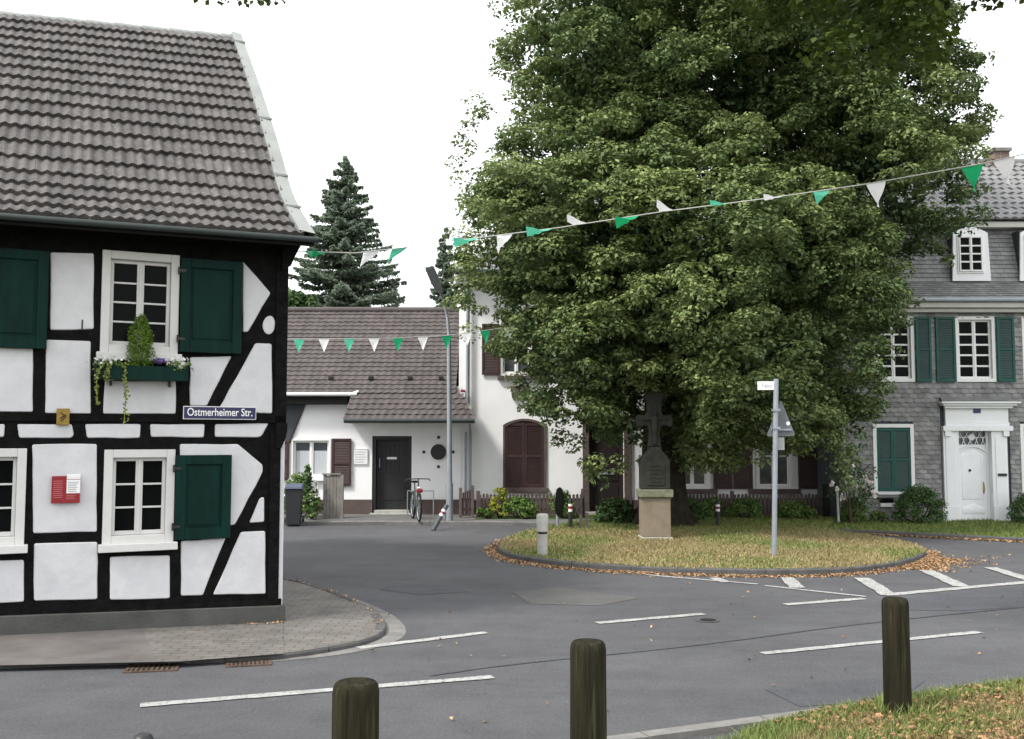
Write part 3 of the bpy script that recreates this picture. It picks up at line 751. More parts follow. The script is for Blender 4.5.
# greener fringe along the road edge
VL = np.array([(p.x, p.y) for p in vl]); de = np.full(len(x), 9.)
for q in range(0, len(VL)): de = np.minimum(de, np.hypot(x - VL[q, 0], y - VL[q, 1]))
gk |= de < .22 + rng.random(len(x)) * .12
grass('verge_dry_grass', x[~gk], y[~gk], .07, .05, .010, rng.random((~gk).sum()), M_GRASSV, 'dry grass on the near verge around the wooden posts')
grass('verge_green_grass', x[gk], y[gk], .07, .065, .010, rng.random(gk.sum()), M_GRASSG, 'green grass tufts along the near verge')
x, y = scatter(verge_poly, 15000, (.3, 5.2), (5.2, 9)); kk = blotch(x, y, 4.5, 21) > rng.random(len(x)) * .9; x, y = x[kk], y[kk]; litter('verge_leaf_litter', x, y, .085, .036, 'brown fallen leaves on the near verge', m=M_LITTERD, tilt=.7)
n = 260; a = rng.uniform(0, 6.28, n); rr_ = .10 + np.abs(rng.normal(size=n)) * .05; pg = G(898, 714.5, .07)
grass('post_foot_grass', pg.x + np.cos(a) * rr_, pg.y + np.sin(a) * rr_, .07, .12, .012, rng.random(n), M_GRASSG, 'longer green grass round the foot of the wooden post')
# leaves swept against the island kerb
def along(line, n, wid, side):
    P = [Vector((p[0], p[1])) for p in line]; xs = []; ys = []
    for _ in range(n):
        i = rnd.randrange(len(P) - 1); p = P[i].lerp(P[i + 1], rnd.random()); d = (P[i + 1] - P[i]).normalized(); nn = Vector((-d.y, d.x)) * side
        w = abs(rnd.gauss(0, wid)) + .02; p = p + nn * w; xs.append(p.x); ys.append(p.y)
    return np.array(xs), np.array(ys)
x, y = along(isl[3 * 5:], 6500, .12, -1); litter('kerb_leaf_litter', x, y, .0, .04, 'orange brown leaves swept along the island kerb')
x, y = along(isl[12 * 5:13 * 5 + 3], 2600, .34, -1); litter('kerb_leaf_litter', x, y, .0, .042, 'wider drift of orange leaves at the tip of the island')
x, y = along([P2(930, 570), P2(1024, 556)], 90, .5, 1); litter('loose_leaves', x, y, .004, .04, 'single orange leaves strewn over the driveway')
x, y = along(st, 2200, .10, -1); litter('strip_kerb_litter', x, y, .004, .055, 'leaves along the kerb of the green strip')
x, y = along(kl[42:66], 70, .06, 1); litter('pavement_litter', x, y, Hz, .035, 'a few yellow leaves on the corner pavement')
x, y = along([P2(0, 634.5, Hz), P2(142, 629, Hz), P2(285, 622, Hz)], 110, .03, -1); litter('wall_foot_litter', x, y, Hz, .04, 'dry leaves at the foot of the timber house')
x, y = scatter([P2(300, 600), P2(1024, 560), P2(1024, 690), P2(300, 735)], 90); litter('road_leaves', x, y, .004, .04, 'single dry leaves lying on the asphalt')

# ================================================================== HALF-TIMBERED HOUSE
O = G(285, 620, Hz); O.z = 0
TA = R(26)
T = Face(O, TA, 'half_timbered_house', 'black and white half-timbered house with dark green shutters and brown tiled roof', 'house')
tr = T.root
UL = -6.2
def uvs(pts, d=0.): return [T.uv(x, y, d) for x, y in pts]
# timber slab behind (all black timbers), with window holes
e_uv = T.uv(315, 238, .45); uE, vE = e_uv            # eave right end
def rinv(px, py):                                   # point on verge plane u=uE -> (d,z)
    r = ray(px, py); p0 = T.W(uE, 0); p = CAM + r * ((p0 - CAM).dot(T.X) / r.dot(T.X)); q = p - T.O
    return q.dot(T.N), q.z
verge = [(.45, vE)] + [rinv(*p) for p in [(300, 213), (290, 190), (279, 150), (262, 96), (241, 37)]]
# smooth profile from eave to ridge
def interp_prof(pr, n=10):
    L = smooth_line(pr, 4); return [(p.x, p.y) for p in L]
prof = interp_prof(verge)
rd, rz_ = prof[-1]
# left tilt
def left_z(px, py, d, uu):
    r = ray(px, py); p0 = T.O + T.N * d; p = CAM + r * ((p0 - CAM).dot(T.N) / r.dot(T.N)); q = p - T.O; return (q.z, q.dot(T.X))
zr, ur = left_z(0, 13, rd, 0); kr = (zr - rz_) / (ur - uE)
ze, ue = left_z(0, 214, .45, 0); ke = (ze - vE) / (ue - uE)
zfix = lambda u, s: (u - uE) * (ke + (kr - ke) * min(max(s, 0), 1))

wins = [((101, 253, 178.5, 354), 4, 'upper'), ((103, 449.5, 174, 543), 3, 'lower'), ((-47, 448.5, 25.5, 546), 3, 'lowleft'), ((-110, 246, -38, 356), 4, 'upleft')]
holes = []
for w, rows, nm in wins:
    wo, hr = window(T, w, 2, rows, tr, frame=M_WHITE2, sashm=M_WHITE2, fw=.085, rec=.07, surround=.012, sill=(M_WHITE2, .035, .075), bar=.02, sf=.036, name='window')
    if nm == 'upper': wo['label'] = 'white upper window behind the small conifer'
    holes.append(hr)
vt = vE + .1
tf = MB(); wall_holes(tf, UL, T.uv(279, 520)[0], .12, T.uv(279, 432)[1], [h for h in holes if h[3] < 2.1], 0, .25)
vmid = T.uv(279, 432)[1]
wall_holes(tf, UL, T.uv(287, 320)[0], vmid, vt, [h for h in holes if h[3] > 2.1], 0.004, .25)
hr_u = T.uv(287, 320)[0]; lo_u = T.uv(279, 520)[0]
tf.fb(UL, hr_u, T.uv(279, 423)[1], T.uv(279, 415.5)[1], .0, .03)         # storey beam, slightly proud
tf.fb(UL, T.uv(281, 600)[0], T.uv(285, 607)[1], T.uv(285, 598)[1], .002, .022)   # sill beam
tf.fb(UL, hr_u, T.uv(287, 250)[1], vt, .005, .05)       # wall plate
# corner posts
tf.fb(T.uv(275, 350)[0], hr_u + .003, vmid + .1, T.uv(287, 250)[1], .004, .03)
tf.fb(T.uv(268.5, 520)[0], lo_u + .002, .14, vmid - .02, .0, .028)
# carved knee at the jetty and the eave bracket
tf.prism([(lo_u, vmid - .18), (lo_u + .05, vmid - .06), (hr_u + .01, vmid + .02), (hr_u + .01, vmid + .1), (lo_u - .06, vmid + .1), (lo_u - .06, vmid - .18)], .004, .06)
bz = T.uv(288, 262)[1]; be = T.uv(300, 243)
tf.prism([(hr_u - .08, bz - .12), (hr_u + .02, bz - .05), (hr_u + .06, bz + .05), (be[0], be[1] - .03), (be[0] + .03, be[1] + .08), (hr_u - .08, be[1] + .12)], -.3, .08)
tfo = tf.build('timber_frame', M_TIMBER, tr, bevel=.004)
# gable and back walls
gb = MB(); gd = rd * 2
u1g = T.uv(283.5, 520)[0]
gb.add([(UL, 0, .0), (UL, -gd, .0), (u1g, -gd, .0), (u1g, 0.02, .0), (UL, 0, vE - .1), (UL, -gd, vE - .1), (u1g, -gd, vE - .1), (u1g, .02, vE - .1), (UL, -rd, rz_ - .35), (u1g, -rd, rz_ - .35)],
       [(0, 1, 5, 8, 4), (1, 2, 6, 5), (2, 3, 7, 9, 6)])
gb.fb(lo_u, u1g, .12, vmid - .1, -.3, .006)
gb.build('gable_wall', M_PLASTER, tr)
pl = MB()
# plaster panels, each bulging slightly out of its frame
panels = [[(50, 252), (94, 253), (94, 329), (50, 330)], [(46, 339.5), (91, 341), (91, 414), (45, 413.5)], [(-36, 346), (33, 348), (33, 412), (-36, 411.5)],
          [(105, 380), (176, 381), (176, 414), (103, 414)], [(243, 261), (271, 293), (248, 332), (243, 332)], [(190, 357), (232, 356), (207, 406), (190, 406)],
          [(255.5, 343), (272, 343.5), (272.5, 413.5), (216, 413.5)],
          [(-95, 423.5), (-42, 423.5), (-42, 438), (-95, 438)], [(-33, 423.5), (5, 424), (4, 437), (-33, 437.5)], [(17, 424), (72, 424), (74, 435), (71, 438), (19, 438)], [(85, 424), (141, 424), (140, 438), (87, 438)],
          [(150, 424), (205, 424), (204, 437.5), (151, 437)], [(215, 424), (269, 423), (262, 436), (258, 437.5), (215, 437)],
          [(32, 444.5), (97, 444), (97, 532), (33, 533.5)], [(34, 543.5), (97.5, 542), (97.5, 599.5), (34, 601)], [(-38, 561), (24, 560), (24, 602), (-38, 604)],
          [(110, 557), (170, 555.5), (170, 598.5), (110, 600)], [(180, 444), (238, 444), (263, 465), (263, 472), (235, 525), (180, 531)],
          [(181, 541), (226, 538), (203, 595.5), (181, 596)], [(241, 532), (265.5, 531), (266, 594), (213, 595)], [(260, 498), (264.5, 497), (264.5, 522), (249.5, 523)],
          [(-110, 448), (-60, 448), (-60, 540), (-110, 542)], [(-110, 552), (-60, 552), (-60, 606), (-110, 608)], [(-110, 370), (-48, 370), (-48, 412), (-110, 412)]]
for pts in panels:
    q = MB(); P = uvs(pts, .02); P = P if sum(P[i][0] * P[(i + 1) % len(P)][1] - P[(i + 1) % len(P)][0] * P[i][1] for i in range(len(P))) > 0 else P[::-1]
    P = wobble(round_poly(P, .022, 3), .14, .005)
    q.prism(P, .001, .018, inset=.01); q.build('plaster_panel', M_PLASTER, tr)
q = MB(); c = T.uv(269, 325, .02)
P = []
for k in range(16):
    t = 2 * math.pi * k / 16; x = 6.3 * math.cos(t); y = 9.5 * math.sin(t)
    P.append(T.uv(269 + x - y * .12 * (y < 0), 325 + y, .02))
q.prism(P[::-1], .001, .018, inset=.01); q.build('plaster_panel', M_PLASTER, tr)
# plinth
u_p = T.uv(284.5, 606)[0]; vp = T.uv(284, 605.5, .05)[1]; vpl = T.uv(0, 616.5, .05)[1]
q = MB(); uz = T.uv(0, 616, .05)[0]; kp = (vpl - vp) / (uz - u_p)
q.prism([(UL, -.05), (u_p, -.05), (u_p, vp), (UL, vp + kp * (UL - u_p))], -.3, .05)
q.build('plinth', M_PLINTH, tr, bevel=.01)
# roof
q = MB(); inner = .14
tile_patch(q, lambda s: UL - .1, lambda s: uE - .13, prof, .335, .112, amp=.022, lift=.046, samp=6, zfix=zfix)
q.build('tiled_roof', M_TILE, tr)
q = MB()
for i in range(len(prof) - 1):                       # closed boarding below the tiles and the back slope
    (d0, z0), (d1, z1) = prof[i], prof[i + 1]
    for ua, ub in ((UL - .1, uE - .02),):
        zz = lambda u, z, s: z + zfix(u, s) - .045
        s0 = i / (len(prof) - 1); s1 = (i + 1) / (len(prof) - 1)
        q.add([(ua, -d0, zz(ua, z0, s0)), (ub, -d0, zz(ub, z0, s0)), (ub, -d1, zz(ub, z1, s1)), (ua, -d1, zz(ua, z1, s1))], [(0, 1, 2, 3)])
        b0 = 2 * rd - d0; b1 = 2 * rd - d1
        q.add([(ua, -b0, zz(ua, z0, s0)), (ub, -b0, zz(ub, z0, s0)), (ub, -b1, zz(ub, z1, s1)), (ua, -b1, zz(ua, z1, s1))], [(3, 2, 1, 0)])
q.build('roof_boarding', M_FASCIA, tr)
# verge flashing
q = MB(); nP = len(prof)
for i in range(nP - 1):
    (d0, z0), (d1, z1) = prof[i], prof[i + 1]
    s0, s1 = i / (nP - 1), (i + 1) / (nP - 1)
    w0 = uE - (.17 - .02 * s0); w1 = uE - (.17 - .02 * s1)
    q.add([(w0, -d0, z0 + .075), (uE + .005, -d0, z0 + .05), (uE + .005, -d1, z1 + .05), (w1, -d1, z1 + .075),
           (uE + .005, -d0, z0 - .09), (uE + .005, -d1, z1 - .09), (w0, -d0, z0 + .0), (w1, -d1, z1 + .0)],
          [(0, 1, 2, 3), (1, 4, 5, 2), (6, 0, 3, 7)])
    if i % 5 == 3: q.box((w0 - .004, -d1 - .012, z1 + .06), (uE + .01, -d1 + .012, z1 + .085))
q.build('verge_flashing', M_ZINC, tr)
# ridge
q = MB(); uu = UL
while uu < uE - .1:
    z = rz_ - .07 + zfix(uu, 1); q.tube([(uu, -rd, z - .0), (min(uu + .42, uE), -rd, z - .0 + .42 * kr)], [.105, .09], 10); uu += .38
q.build('ridge_tiles', M_ZINC, tr, smooth=True)
# gutter, soffit
q = MB()
q.tube([(UL, -.50, vE - .03 + zfix(UL, 0)), (uE + .02, -.50, vE - .03)], .034, 10)
q.build('gutter', M_GUTTER, tr, smooth=True)
q = MB()
q.add([(UL, -.46, vE - .10 + zfix(UL, 0)), (uE - .02, -.46, vE - .10), (uE - .02, -.0, vE + .03), (UL, -.0, vE + .03 + zfix(UL, 0)),
       (UL, -.46, vE - .02 + zfix(UL, 0)), (uE - .02, -.46, vE - .02)], [(0, 1, 2, 3), (0, 4, 5, 1)])
q.build('eaves', M_FASCIA, tr)
# shutters
def tshut(px, lab=None):
    u0, u1, v0, v1 = T.rect(*px, .07); s = shutter(tr, u0, u1, v0, v1, .045, M_GREEN, M_GREEN, louvre=False, hinges=True)
    if lab: s['label'] = lab
tshut((180.5, 260, 242, 353), 'dark green shutter folded open over the brace')
tshut((175.5, 455, 231, 539), 'dark green shutter below the street name sign')
tshut((-16, 249, 48, 348), 'dark green shutter cut by the picture edge')
tshut((-70 - 47, 455, -49, 540))
# iron wall hook on the rail
q = MB(); u, v = T.uv(82, 326, .05); q.tube([(u, -.02, v - .04), (u, -.09, v - .04), (u, -.09, v + .06)], .009, 6); q.build('iron_hook', M_DARKM, tr)

# signs on the timber house
def on_face(name, F, px, d, label, cat, th=.015, z0=None):
    u0, u1, v0, v1 = F.rect(*px, d); c = F.W((u0 + u1) / 2, v0, d); o = empty(name, c, F.a, label, cat)
    return o, (u1 - u0), (v1 - v0)
o, w, h = on_face('street_sign', T, (183, 406.5, 256, 419.5), .065, 'blue enamel street name sign reading Ostmerheimer Str. on the timber house', 'street sign')
q = MB(); q.box((-w / 2, -.012, 0), (w / 2, .0, h)); q.build('rim', M_EWHITE, o, bevel=.003)
q = MB(); q.box((-w / 2 + .008, -.016, .008), (w / 2 - .008, -.0125, h - .008)); q.build('plate', M_BLUE, o)
text('Ostmerheimer Str.', M_EWHITE, .118, o, (0, -.0175, h * .53), (math.pi / 2, 0, 0), xs=.76, bold=.0012)
for sx in (-1, 1):
    q = MB(); q.tube([(sx * (w / 2 - .02), .07, h / 2), (sx * (w / 2 - .02), -.0175, h / 2)], .005, 6); q.build('screw', M_DARKM, o)
o, w, h = on_face('information_plaque', T, (51.5, 476, 80, 503), .055, 'small red and white heritage plaque on the white plaster between the lower windows', 'plaque')
q = MB(); q.box((-w / 2, -.02, 0), (w / 2, .02, h)); q.build('plate', M_RED, o, bevel=.002)
q = MB(); q.box((.02 * w, -.024, h * .36), (w / 2, -.0205, h * .86)); q.box((.02 * w, -.024, h * .93), (w / 2, -.0205, h * 1.06)); q.box((.02 * w, -.0203, h * .88), (w / 2, .01, h * 1.07))
q.build('white_field', M_EWHITE, o)
q = MB()
for k in range(9): z = h * (.2 + .075 * k); q.box((-w * .44, -.0235, z), (-w * (.10 + .05 * rnd.random()), -.0205, z + h * .03))
for k in range(3): z = h * (.14 + .065 * k); q.box((w * .02, -.0235, z), (w * (.3 + .12 * rnd.random()), -.0205, z + h * .026))
q.build('print', M_REDL, o)
q = MB()
for k in range(6): z = h * (.42 + .068 * k); q.box((w * .06, -.0265, z), (w * (.34 + .1 * rnd.random()), -.0245, z + h * .022))
q.build('small_print', M_GREYP, o)
o, w, h = on_face('number_plate', T, (56.5, 408.5, 69.5, 425), .05, 'small weathered yellow square plaque fixed on the storey beam', 'plaque')
q = MB(); q.box((-w / 2, -.012, 0), (w / 2, .02, h)); q.build('plate', M_BRASS, o, bevel=.004)
q = MB(); q.tube([(-.02, -.014, h * .25), (.025, -.014, h * .5), (-.02, -.014, h * .75)], .007, 5); q.tube([(-.03, -.014, h * .4), (.03, -.014, h * .62)], .006, 5); q.build('emblem', M_RUST, o)

# flower box
u0, u1, v0, v1 = T.rect(95, 366, 188, 380, .22)
FBc = T.W((u0 + u1) / 2, v0, .16); o = empty('flower_box', FBc, TA, 'dark green flower box with conifer, white flowers and trailing ivy under the upper window', 'flower box'); w = u1 - u0; h = v1 - v0
q = MB(); q.box((-w / 2, -.09, 0), (w / 2, -.075, h)); q.box((-w / 2, .075, 0), (w / 2, .09, h)); q.box((-w / 2, -.075, 0), (-w / 2 + .015, .075, h)); q.box((w / 2 - .015, -.075, 0), (w / 2, .075, h)); q.box((-w / 2 + .015, -.075, 0), (w / 2 - .015, .075, .015))
q.build('box', M_GREEN, o, bevel=.004)
for sx in (-.32, .32): q = MB(); q.box((sx * w - .012, .091, -.06), (sx * w + .012, .13, h)); q.box((sx * w - .012, -.09, -.013), (sx * w + .012, .13, -.001)); q.build('bracket', M_DARKM, o)
q = MB(); q.box((-w / 2 + .016, -.074, .02), (w / 2 - .016, .074, h - .02)); q.build('soil', M_SOIL, o)
def FB(px, py, d=.16): u, v = T.uv(px, py, d); p = T.W(u, v, d) - FBc; return Vector((p.dot(T.X), -p.dot(T.N), p.z))
ct, cb = FB(140, 313), FB(140, 366); Hc = ct.z - cb.z; k = 46
tt = np.linspace(.02, .93, k); aa = np.arange(k) * 2.4; rr = .135 * np.sin(math.pi * (.2 + .8 * tt)) ** .8 * rng.uniform(.5, 1., k)
cc = np.stack([cb.x + rr * np.cos(aa), cb.y + rr * np.sin(aa) * .8, cb.z + tt * Hc * .95], 1); idx = np.repeat(np.arange(k), 130)
d = unit(len(idx)); d[:, 2] = d[:, 2] * 1.7 + .25; cr_c = .055 * (1.15 - .5 * tt[idx]); q_ = rng.uniform(.3, 1, len(idx)) ** .6
p = cc[idx] + d * (cr_c * q_)[:, None]; ax = p - np.array([cb.x, cb.y, 0]); ax[:, 2] = 0
leaves('conifer', p, ax * 6 + rng.normal(size=p.shape) * .5, rng.uniform(.012, .026, len(p)), .1 + .55 * q_ * rng.random(len(p)) + .45 * rng.random(k)[idx] * q_, M_CONF, o, aspect=.5)
def dots(name, m, c, r, n, s, par, tone=None):
    p = rng.normal(size=(n, 3)) * np.array(r) * .5 + np.array(c)
    return leaves(name, p, unit(n) + np.array([0, -.8, .5]), rng.uniform(.7, 1.2, n) * s, rng.random(n), m, par, aspect=.9)
c1, c2, c3 = FB(110, 362, .2), FB(179, 364, .2), FB(160, 361, .18)
dots('flower_leaves', M_BUSHM, (c1.x, c1.y, c1.z - .02), (.14, .07, .05), 260, .03, o)
dots('flower_leaves', M_BUSHM, (c2.x, c2.y, c2.z - .02), (.11, .07, .05), 220, .03, o)
dots('white_flowers', M_WFLOW, (c1.x, c1.y - .03, c1.z + .02), (.15, .07, .05), 34, .042, o); dots('white_flowers', M_WFLOW, (c2.x, c2.y - .03, c2.z + .01), (.10, .07, .06), 44, .042, o)
dots('purple_flowers', M_PFLOW, tuple(c3), (.05, .05, .025), 70, .03, o)
def trail(pts, n, wd):
    P = [FB(x, y, .27) for x, y in pts]; out = []
    for _ in range(n):
        i = rnd.randrange(len(P) - 1); q = P[i].lerp(P[i + 1], rnd.random()); out.append((q.x + rnd.gauss(0, wd), q.y + rnd.gauss(0, .012), q.z))
    out = np.array(out); leaves('trailing_ivy', out, unit(n) + np.array([0, -1.5, .6]), rng.uniform(.02, .036, n), rng.random(n), M_IVY, o, aspect=.8)
    s = MB(); s.tube([tuple(q) for q in P], .003, 4); s.build('ivy_stem', M_BUSHY, o)
trail([(125, 362), (125, 375), (126, 392), (125, 408), (124, 424)], 85, .014)
trail([(104, 362), (98, 372), (96, 388), (98, 405)], 60, .011); trail([(112, 364), (107, 372), (106, 380)], 70, .016)

# ================================================================== COTTAGE
YC = 26.75
C = Face(Vector((-4, YC, 0)), 0, 'cottage', 'low white cottage with dark brown tiled roof reaching down over its black door', 'house')
cr_ = C.root
uL = -9.5; uR = A(459, 400, YC).x + 4 - .01; z0 = .08
ve = A(343, 420, 25.6).z + .0      # porch eave
E0 = (YC - 25.6, ve)
# slope 40 deg until the ridge seen at y=307
r = ray(400, 311); m40 = math.tan(R(40))
D = (25.6 * m40 - ve + EYE) / (m40 - r.z / r.y); rzc = EYE + r.z / r.y * D
Cprof = [E0, (YC - D, rzc)]
def roofz(d): return ve + (E0[0] - d) * m40
wz = roofz(0.05)
holes = []
w1, hr = window(C, (291, 438.5, 331, 479), 2, 1, cr_, fw=.06, rec=.1, sill=(M_WHITE, .04, .05), glass=M_GLASS2, curtain=True, bar=.03)
holes.append(hr)
du0, du1, dv0, dv1 = C.rect(372, 436, 411.5, 512)
holes.append((du0, du1, z0, dv1))
q = MB(); wall_holes(q, uL, A(461, 450, YC).x + 4, z0 - .1, wz, holes, 0, .3); shell(q, uL, A(461, 450, YC).x + 4, z0 - .1, wz - .3, 2 * (D - YC) - .4)
q.build('wall', M_RENDER, cr_)
q = MB()
u3, u4 = C.rect(342, 500, 371.5, 513)[:2]; pv = C.uv(350, 499.5)[1]
q.fb(uL, du0 - .005, -.02, pv, -.05, .03); q.fb(du1 + .005, C.uv(461, 500)[0] + .38, -.02, pv, -.05, .03); q.build('plinth', M_BPLINTH, cr_)
# roof: main slope (right part goes down over the porch)
ucat = A(349, 406, 26.0).x + 4; s_up = (E0[0] - (YC - 26.45)) / math.cos(R(40)); Ls = math.hypot(Cprof[1][0] - E0[0], Cprof[1][1] - E0[1])
q = MB()
uRm = A(458, 350, 27.5).x + 4
d_up = E0[0] - s_up * math.cos(R(40)); z_up = ve + s_up * math.sin(R(40))
ncat = 4
# porch part, then the main part above it share one slope
tile_patch(q, lambda s: A(343.5, 420, 25.6).x + 4 + .08 * s, lambda s: A(474, 419, 25.6).x + 4 - .34 * s, [E0, (d_up, z_up)], .205, .2, amp=.017, lift=.026, samp=6)
tile_patch(q, lambda s: uL - .2, lambda s: uRm, [(d_up, z_up), Cprof[1]], .205, .2, amp=.017, lift=.026, samp=6)
ro = q.build('tiled_roof', M_TILE2, cr_)
q = MB()
pu0, pu1 = A(343.5, 420, 25.6).x + 4, A(474, 419, 25.6).x + 4
q.add([(pu0, -E0[0], ve - .05), (pu1, -E0[0], ve - .05), (pu1 - .4, -d_up, z_up - .05), (pu0 + .1, -d_up, z_up - .05), (pu0, -E0[0], ve + .01), (pu0 + .1, -d_up, z_up + .01)], [(0, 1, 2, 3), (0, 3, 5, 4)])
q.add([(uL, -d_up, z_up - .04), (uRm, -d_up, z_up - .04), (uRm, -Cprof[1][0], rzc - .04), (uL, -Cprof[1][0], rzc - .04)], [(0, 1, 2, 3)])
bd = 2 * Cprof[1][0] - d_up
q.add([(uL, -Cprof[1][0], rzc), (uRm, -Cprof[1][0], rzc), (uRm, -bd, z_up), (uL, -bd, z_up)], [(0, 1, 2, 3)])
q.build('roof_boarding', M_FASCIA, cr_)
q = MB(); q.box((pu0 + .03, -E0[0] + .04, ve - .075), (pu1, 0, ve - .055)); q.build('porch_soffit', M_CREAM, cr_)
q = MB(); q.tube([(uL, -Cprof[1][0], rzc + .03), (uRm, -Cprof[1][0], rzc + .03)], .09, 10); q.build('ridge_tiles', M_TILE2, cr_, smooth=True)
# left white gutter and dark soffit
gu1 = A(357, 392, 26.4).x + 4
q = MB(); q.tube([(uL, -(d_up + .08), z_up - .02), (gu1, -(d_up + .08), z_up - .02)], .05, 8); q.tube([(gu1 - .18, -(d_up + .08), z_up - .03), (gu1 + .04, -(d_up + .03), z_up + .06)], .035, 6)
g = q.build('gutter', M_WHITE, cr_, smooth=True); g['label'] = 'white gutter over the cottage window'
q = MB(); q.fb(uL, gu1 - .25, z_up - .28, z_up - .07, .0, d_up + .05); q.build('eaves_box', M_FASCIA, cr_)
q = MB(); q.tube([(pu0 + .02, -(E0[0] + .06), ve - .02), (pu1 + .02, -(E0[0] + .06), ve - .02)], .055, 8); q.build('gutter', M_GUTTER, cr_, smooth=True)
q = MB(); u, v = C.uv(470.3, 425, .12); q.tube([(pu1 - .12, -(E0[0] + .02), ve - .05), (u, -.3, ve - .25), (u, -.14, ve - .4), (u, -.14, .1)], .035, 8); q.build('downpipe', M_GREYM, cr_, smooth=True)
# roof vents
for x in (331, 371, 410, 441):
    r_ = ray(x, 379.5); # on the slope
    Dv = (25.6 * m40 - ve + EYE) / (m40 - r_.z / r_.y); p = CAM + r_ * (Dv / r_.y); loc = p - C.O
    q = MB(); q.box((loc.x - .06, loc.y - .1, loc.z + .0), (loc.x + .06, loc.y + .06, loc.z + .09)); q.build('roof_vent', M_DARKM, cr_, bevel=.01)
# door
q = MB(); fw = .1
q.fb(du0, du0 + fw, z0, dv1, -.28, -.02); q.fb(du1 - fw * .8, du1, z0, dv1, -.28, -.02); q.fb(du0 + fw, du1 - fw * .8, dv1 - fw, dv1, -.28, -.02)
dr = q.build('door', M_DARKM, cr_, bevel=.006); dr['label'] = 'black cottage door with a white letter slot'
q = MB(); a, b = du0 + fw, du1 - fw * .8; lf = -.2
q.fb(a, b, z0 + .1, dv1 - fw, lf - .04, lf)
for k in range(5): q.fb(a + .14 + (b - a - .28) * k / 5 + .006, a + .14 + (b - a - .28) * (k + 1) / 5 - .006, z0 + 1.05, dv1 - fw - .15, lf, lf + .012)
q.fb(a + .12, b - .12, z0 + .35, z0 + .8, lf, lf + .014)
q.build('door_leaf', M_DARKM, dr, bevel=.004)
q = MB(); uu, vv = C.uv(391, 458.3); q.fb(uu - .13, uu + .13, vv - .03, vv + .03, lf + .001, lf + .02); q.build('letter_slot', M_EWHITE, dr)
q = MB(); uu, vv = C.uv(379, 463); q.tube([(uu, .14, vv - .12), (uu, .12, vv + .12)], .02, 6); q.build('door_handle', M_GREYM, dr)
q = MB(); q.fb(du0 + .07, du1 - .05, z0 - .02, z0 + .1, -.2, .04); q.fb(du0 - .03, du1 + .03, z0 - .02, z0 + .03, .05, .2); s_ = q.build('doorstep', M_LCONC, cr_, bevel=.01)
# shutters
for px in ((332, 438.5, 351.5, 486), (272, 441, 289.5, 480)):
    u0, u1, v0, v1 = C.rect(*px); shutter(cr_, u0, u1, v0, v1, .03, M_BROWN, M_BRSLAT, mid=.47)
# slate wedge
P = [C.uv(x, y, .03) for x, y in ((262, 396), (307, 396), (289, 441), (262, 441))]
q = MB(); q.prism(P, .0, .028); q.build('slate_cladding', M_DSLATE, cr_)
q = MB(); a = Vector(P[1] if P[1][1] > 2 else P[0]); 
pa, pb = C.uv(307.5, 396, .05), C.uv(288.5, 443, .05)
q.prism([(pa[0], pa[1]), (pa[0] + .04, pa[1]), (pb[0] + .04, pb[1]), (pb[0], pb[1])], .0, .05); q.build('cladding_trim', M_BROWN, cr_)
# notice board
u0, u1, v0, v1 = C.rect(353.5, 449, 368, 464.5)
o = empty('notice_board', C.W((u0 + u1) / 2, v0, .0), 0, 'small white notice board on the cottage wall between shutter and door', 'sign'); w = u1 - u0; h = v1 - v0
q = MB(); q.box((-w / 2, -.03, 0), (w / 2, -.004, h)); q.build('board', M_EWHITE, o, bevel=.004)
q = MB()
for k in range(5): q.box((-w * .4, -.034, h * (.15 + .16 * k)), (w * (.2 + .2 * rnd.random()), -.0305, h * (.15 + .16 * k) + .012))
for a_, b_ in ((-w / 2, -w / 2 + .012), (w / 2 - .012, w / 2)): q.box((a_, -.034, 0), (b_, -.0305, h))
q.box((-w / 2 + .012, -.034, 0), (w / 2 - .012, -.0305, .012)); q.box((-w / 2 + .012, -.034, h - .012), (w / 2 - .012, -.0305, h)); q.build('print', M_GREYP, o)
# round window
uc, vc = C.uv(438.5, 452)
q = MB(); pts = [(uc + .27 * math.cos(t * math.pi / 16), vc + .27 * math.sin(t * math.pi / 16)) for t in range(32)]
q.prism(pts, -.02, .015, inset=.03); rw = q.build('round_window', M_WHITE, cr_, smooth=True)
q = MB(); pts = [(uc + .21 * math.cos(t * math.pi / 16), vc + .21 * math.sin(t * math.pi / 16)) for t in range(32)]; q.prism(pts, .014, .022); q.build('glass_pane', M_DARKM, rw)
for a in (0, 90, 180, 270):
    x, z = uc + .39 * math.cos(R(a)), vc + .39 * math.sin(R(a)); q = MB(); q.tube([(x, -.0, z), (x, -.04, z)], [.045, .03], 8); q.build('iron_stud', M_DARKM, cr_)

# ================================================================== WHITE HOUSE
YW = 26.78
Wf = Face(Vector((3, YW, 0)), 0, 'white_house', 'two-storey white rendered house with brown shutters half hidden behind the lime tree', 'house')
wr = Wf.root
u0w = A(459, 350, YW).x - 3; u1w = A(829, 450, YW).x - 3; zt = Wf.uv(470, 274)[1]
holes = []
def wshut(px, d=.03): u0, u1, v0, v1 = Wf.rect(*px); return shutter(wr, u0, u1, v0, v1, d, M_BROWN, M_BRSLAT)
for px in ((675.5, 424, 709, 489), (755.5, 424, 792, 489)):
    w_, hr = window(Wf, px, 2, 2, wr, fw=.07, rec=.1, sill=(M_BPLINTH, .2, .13), glass=M_GLASS2, bar=.035); holes.append(hr)
for px in ((500.5, 322, 532, 376), (582, 322, 612, 376), (660, 322, 692, 376), (740, 322, 772, 376)):
    w_, hr = window(Wf, px, 2, 2, wr, fw=.06, rec=.1, sill=(M_BPLINTH, .08, .1), glass=M_GLASS2, bar=.035); holes.append(hr)
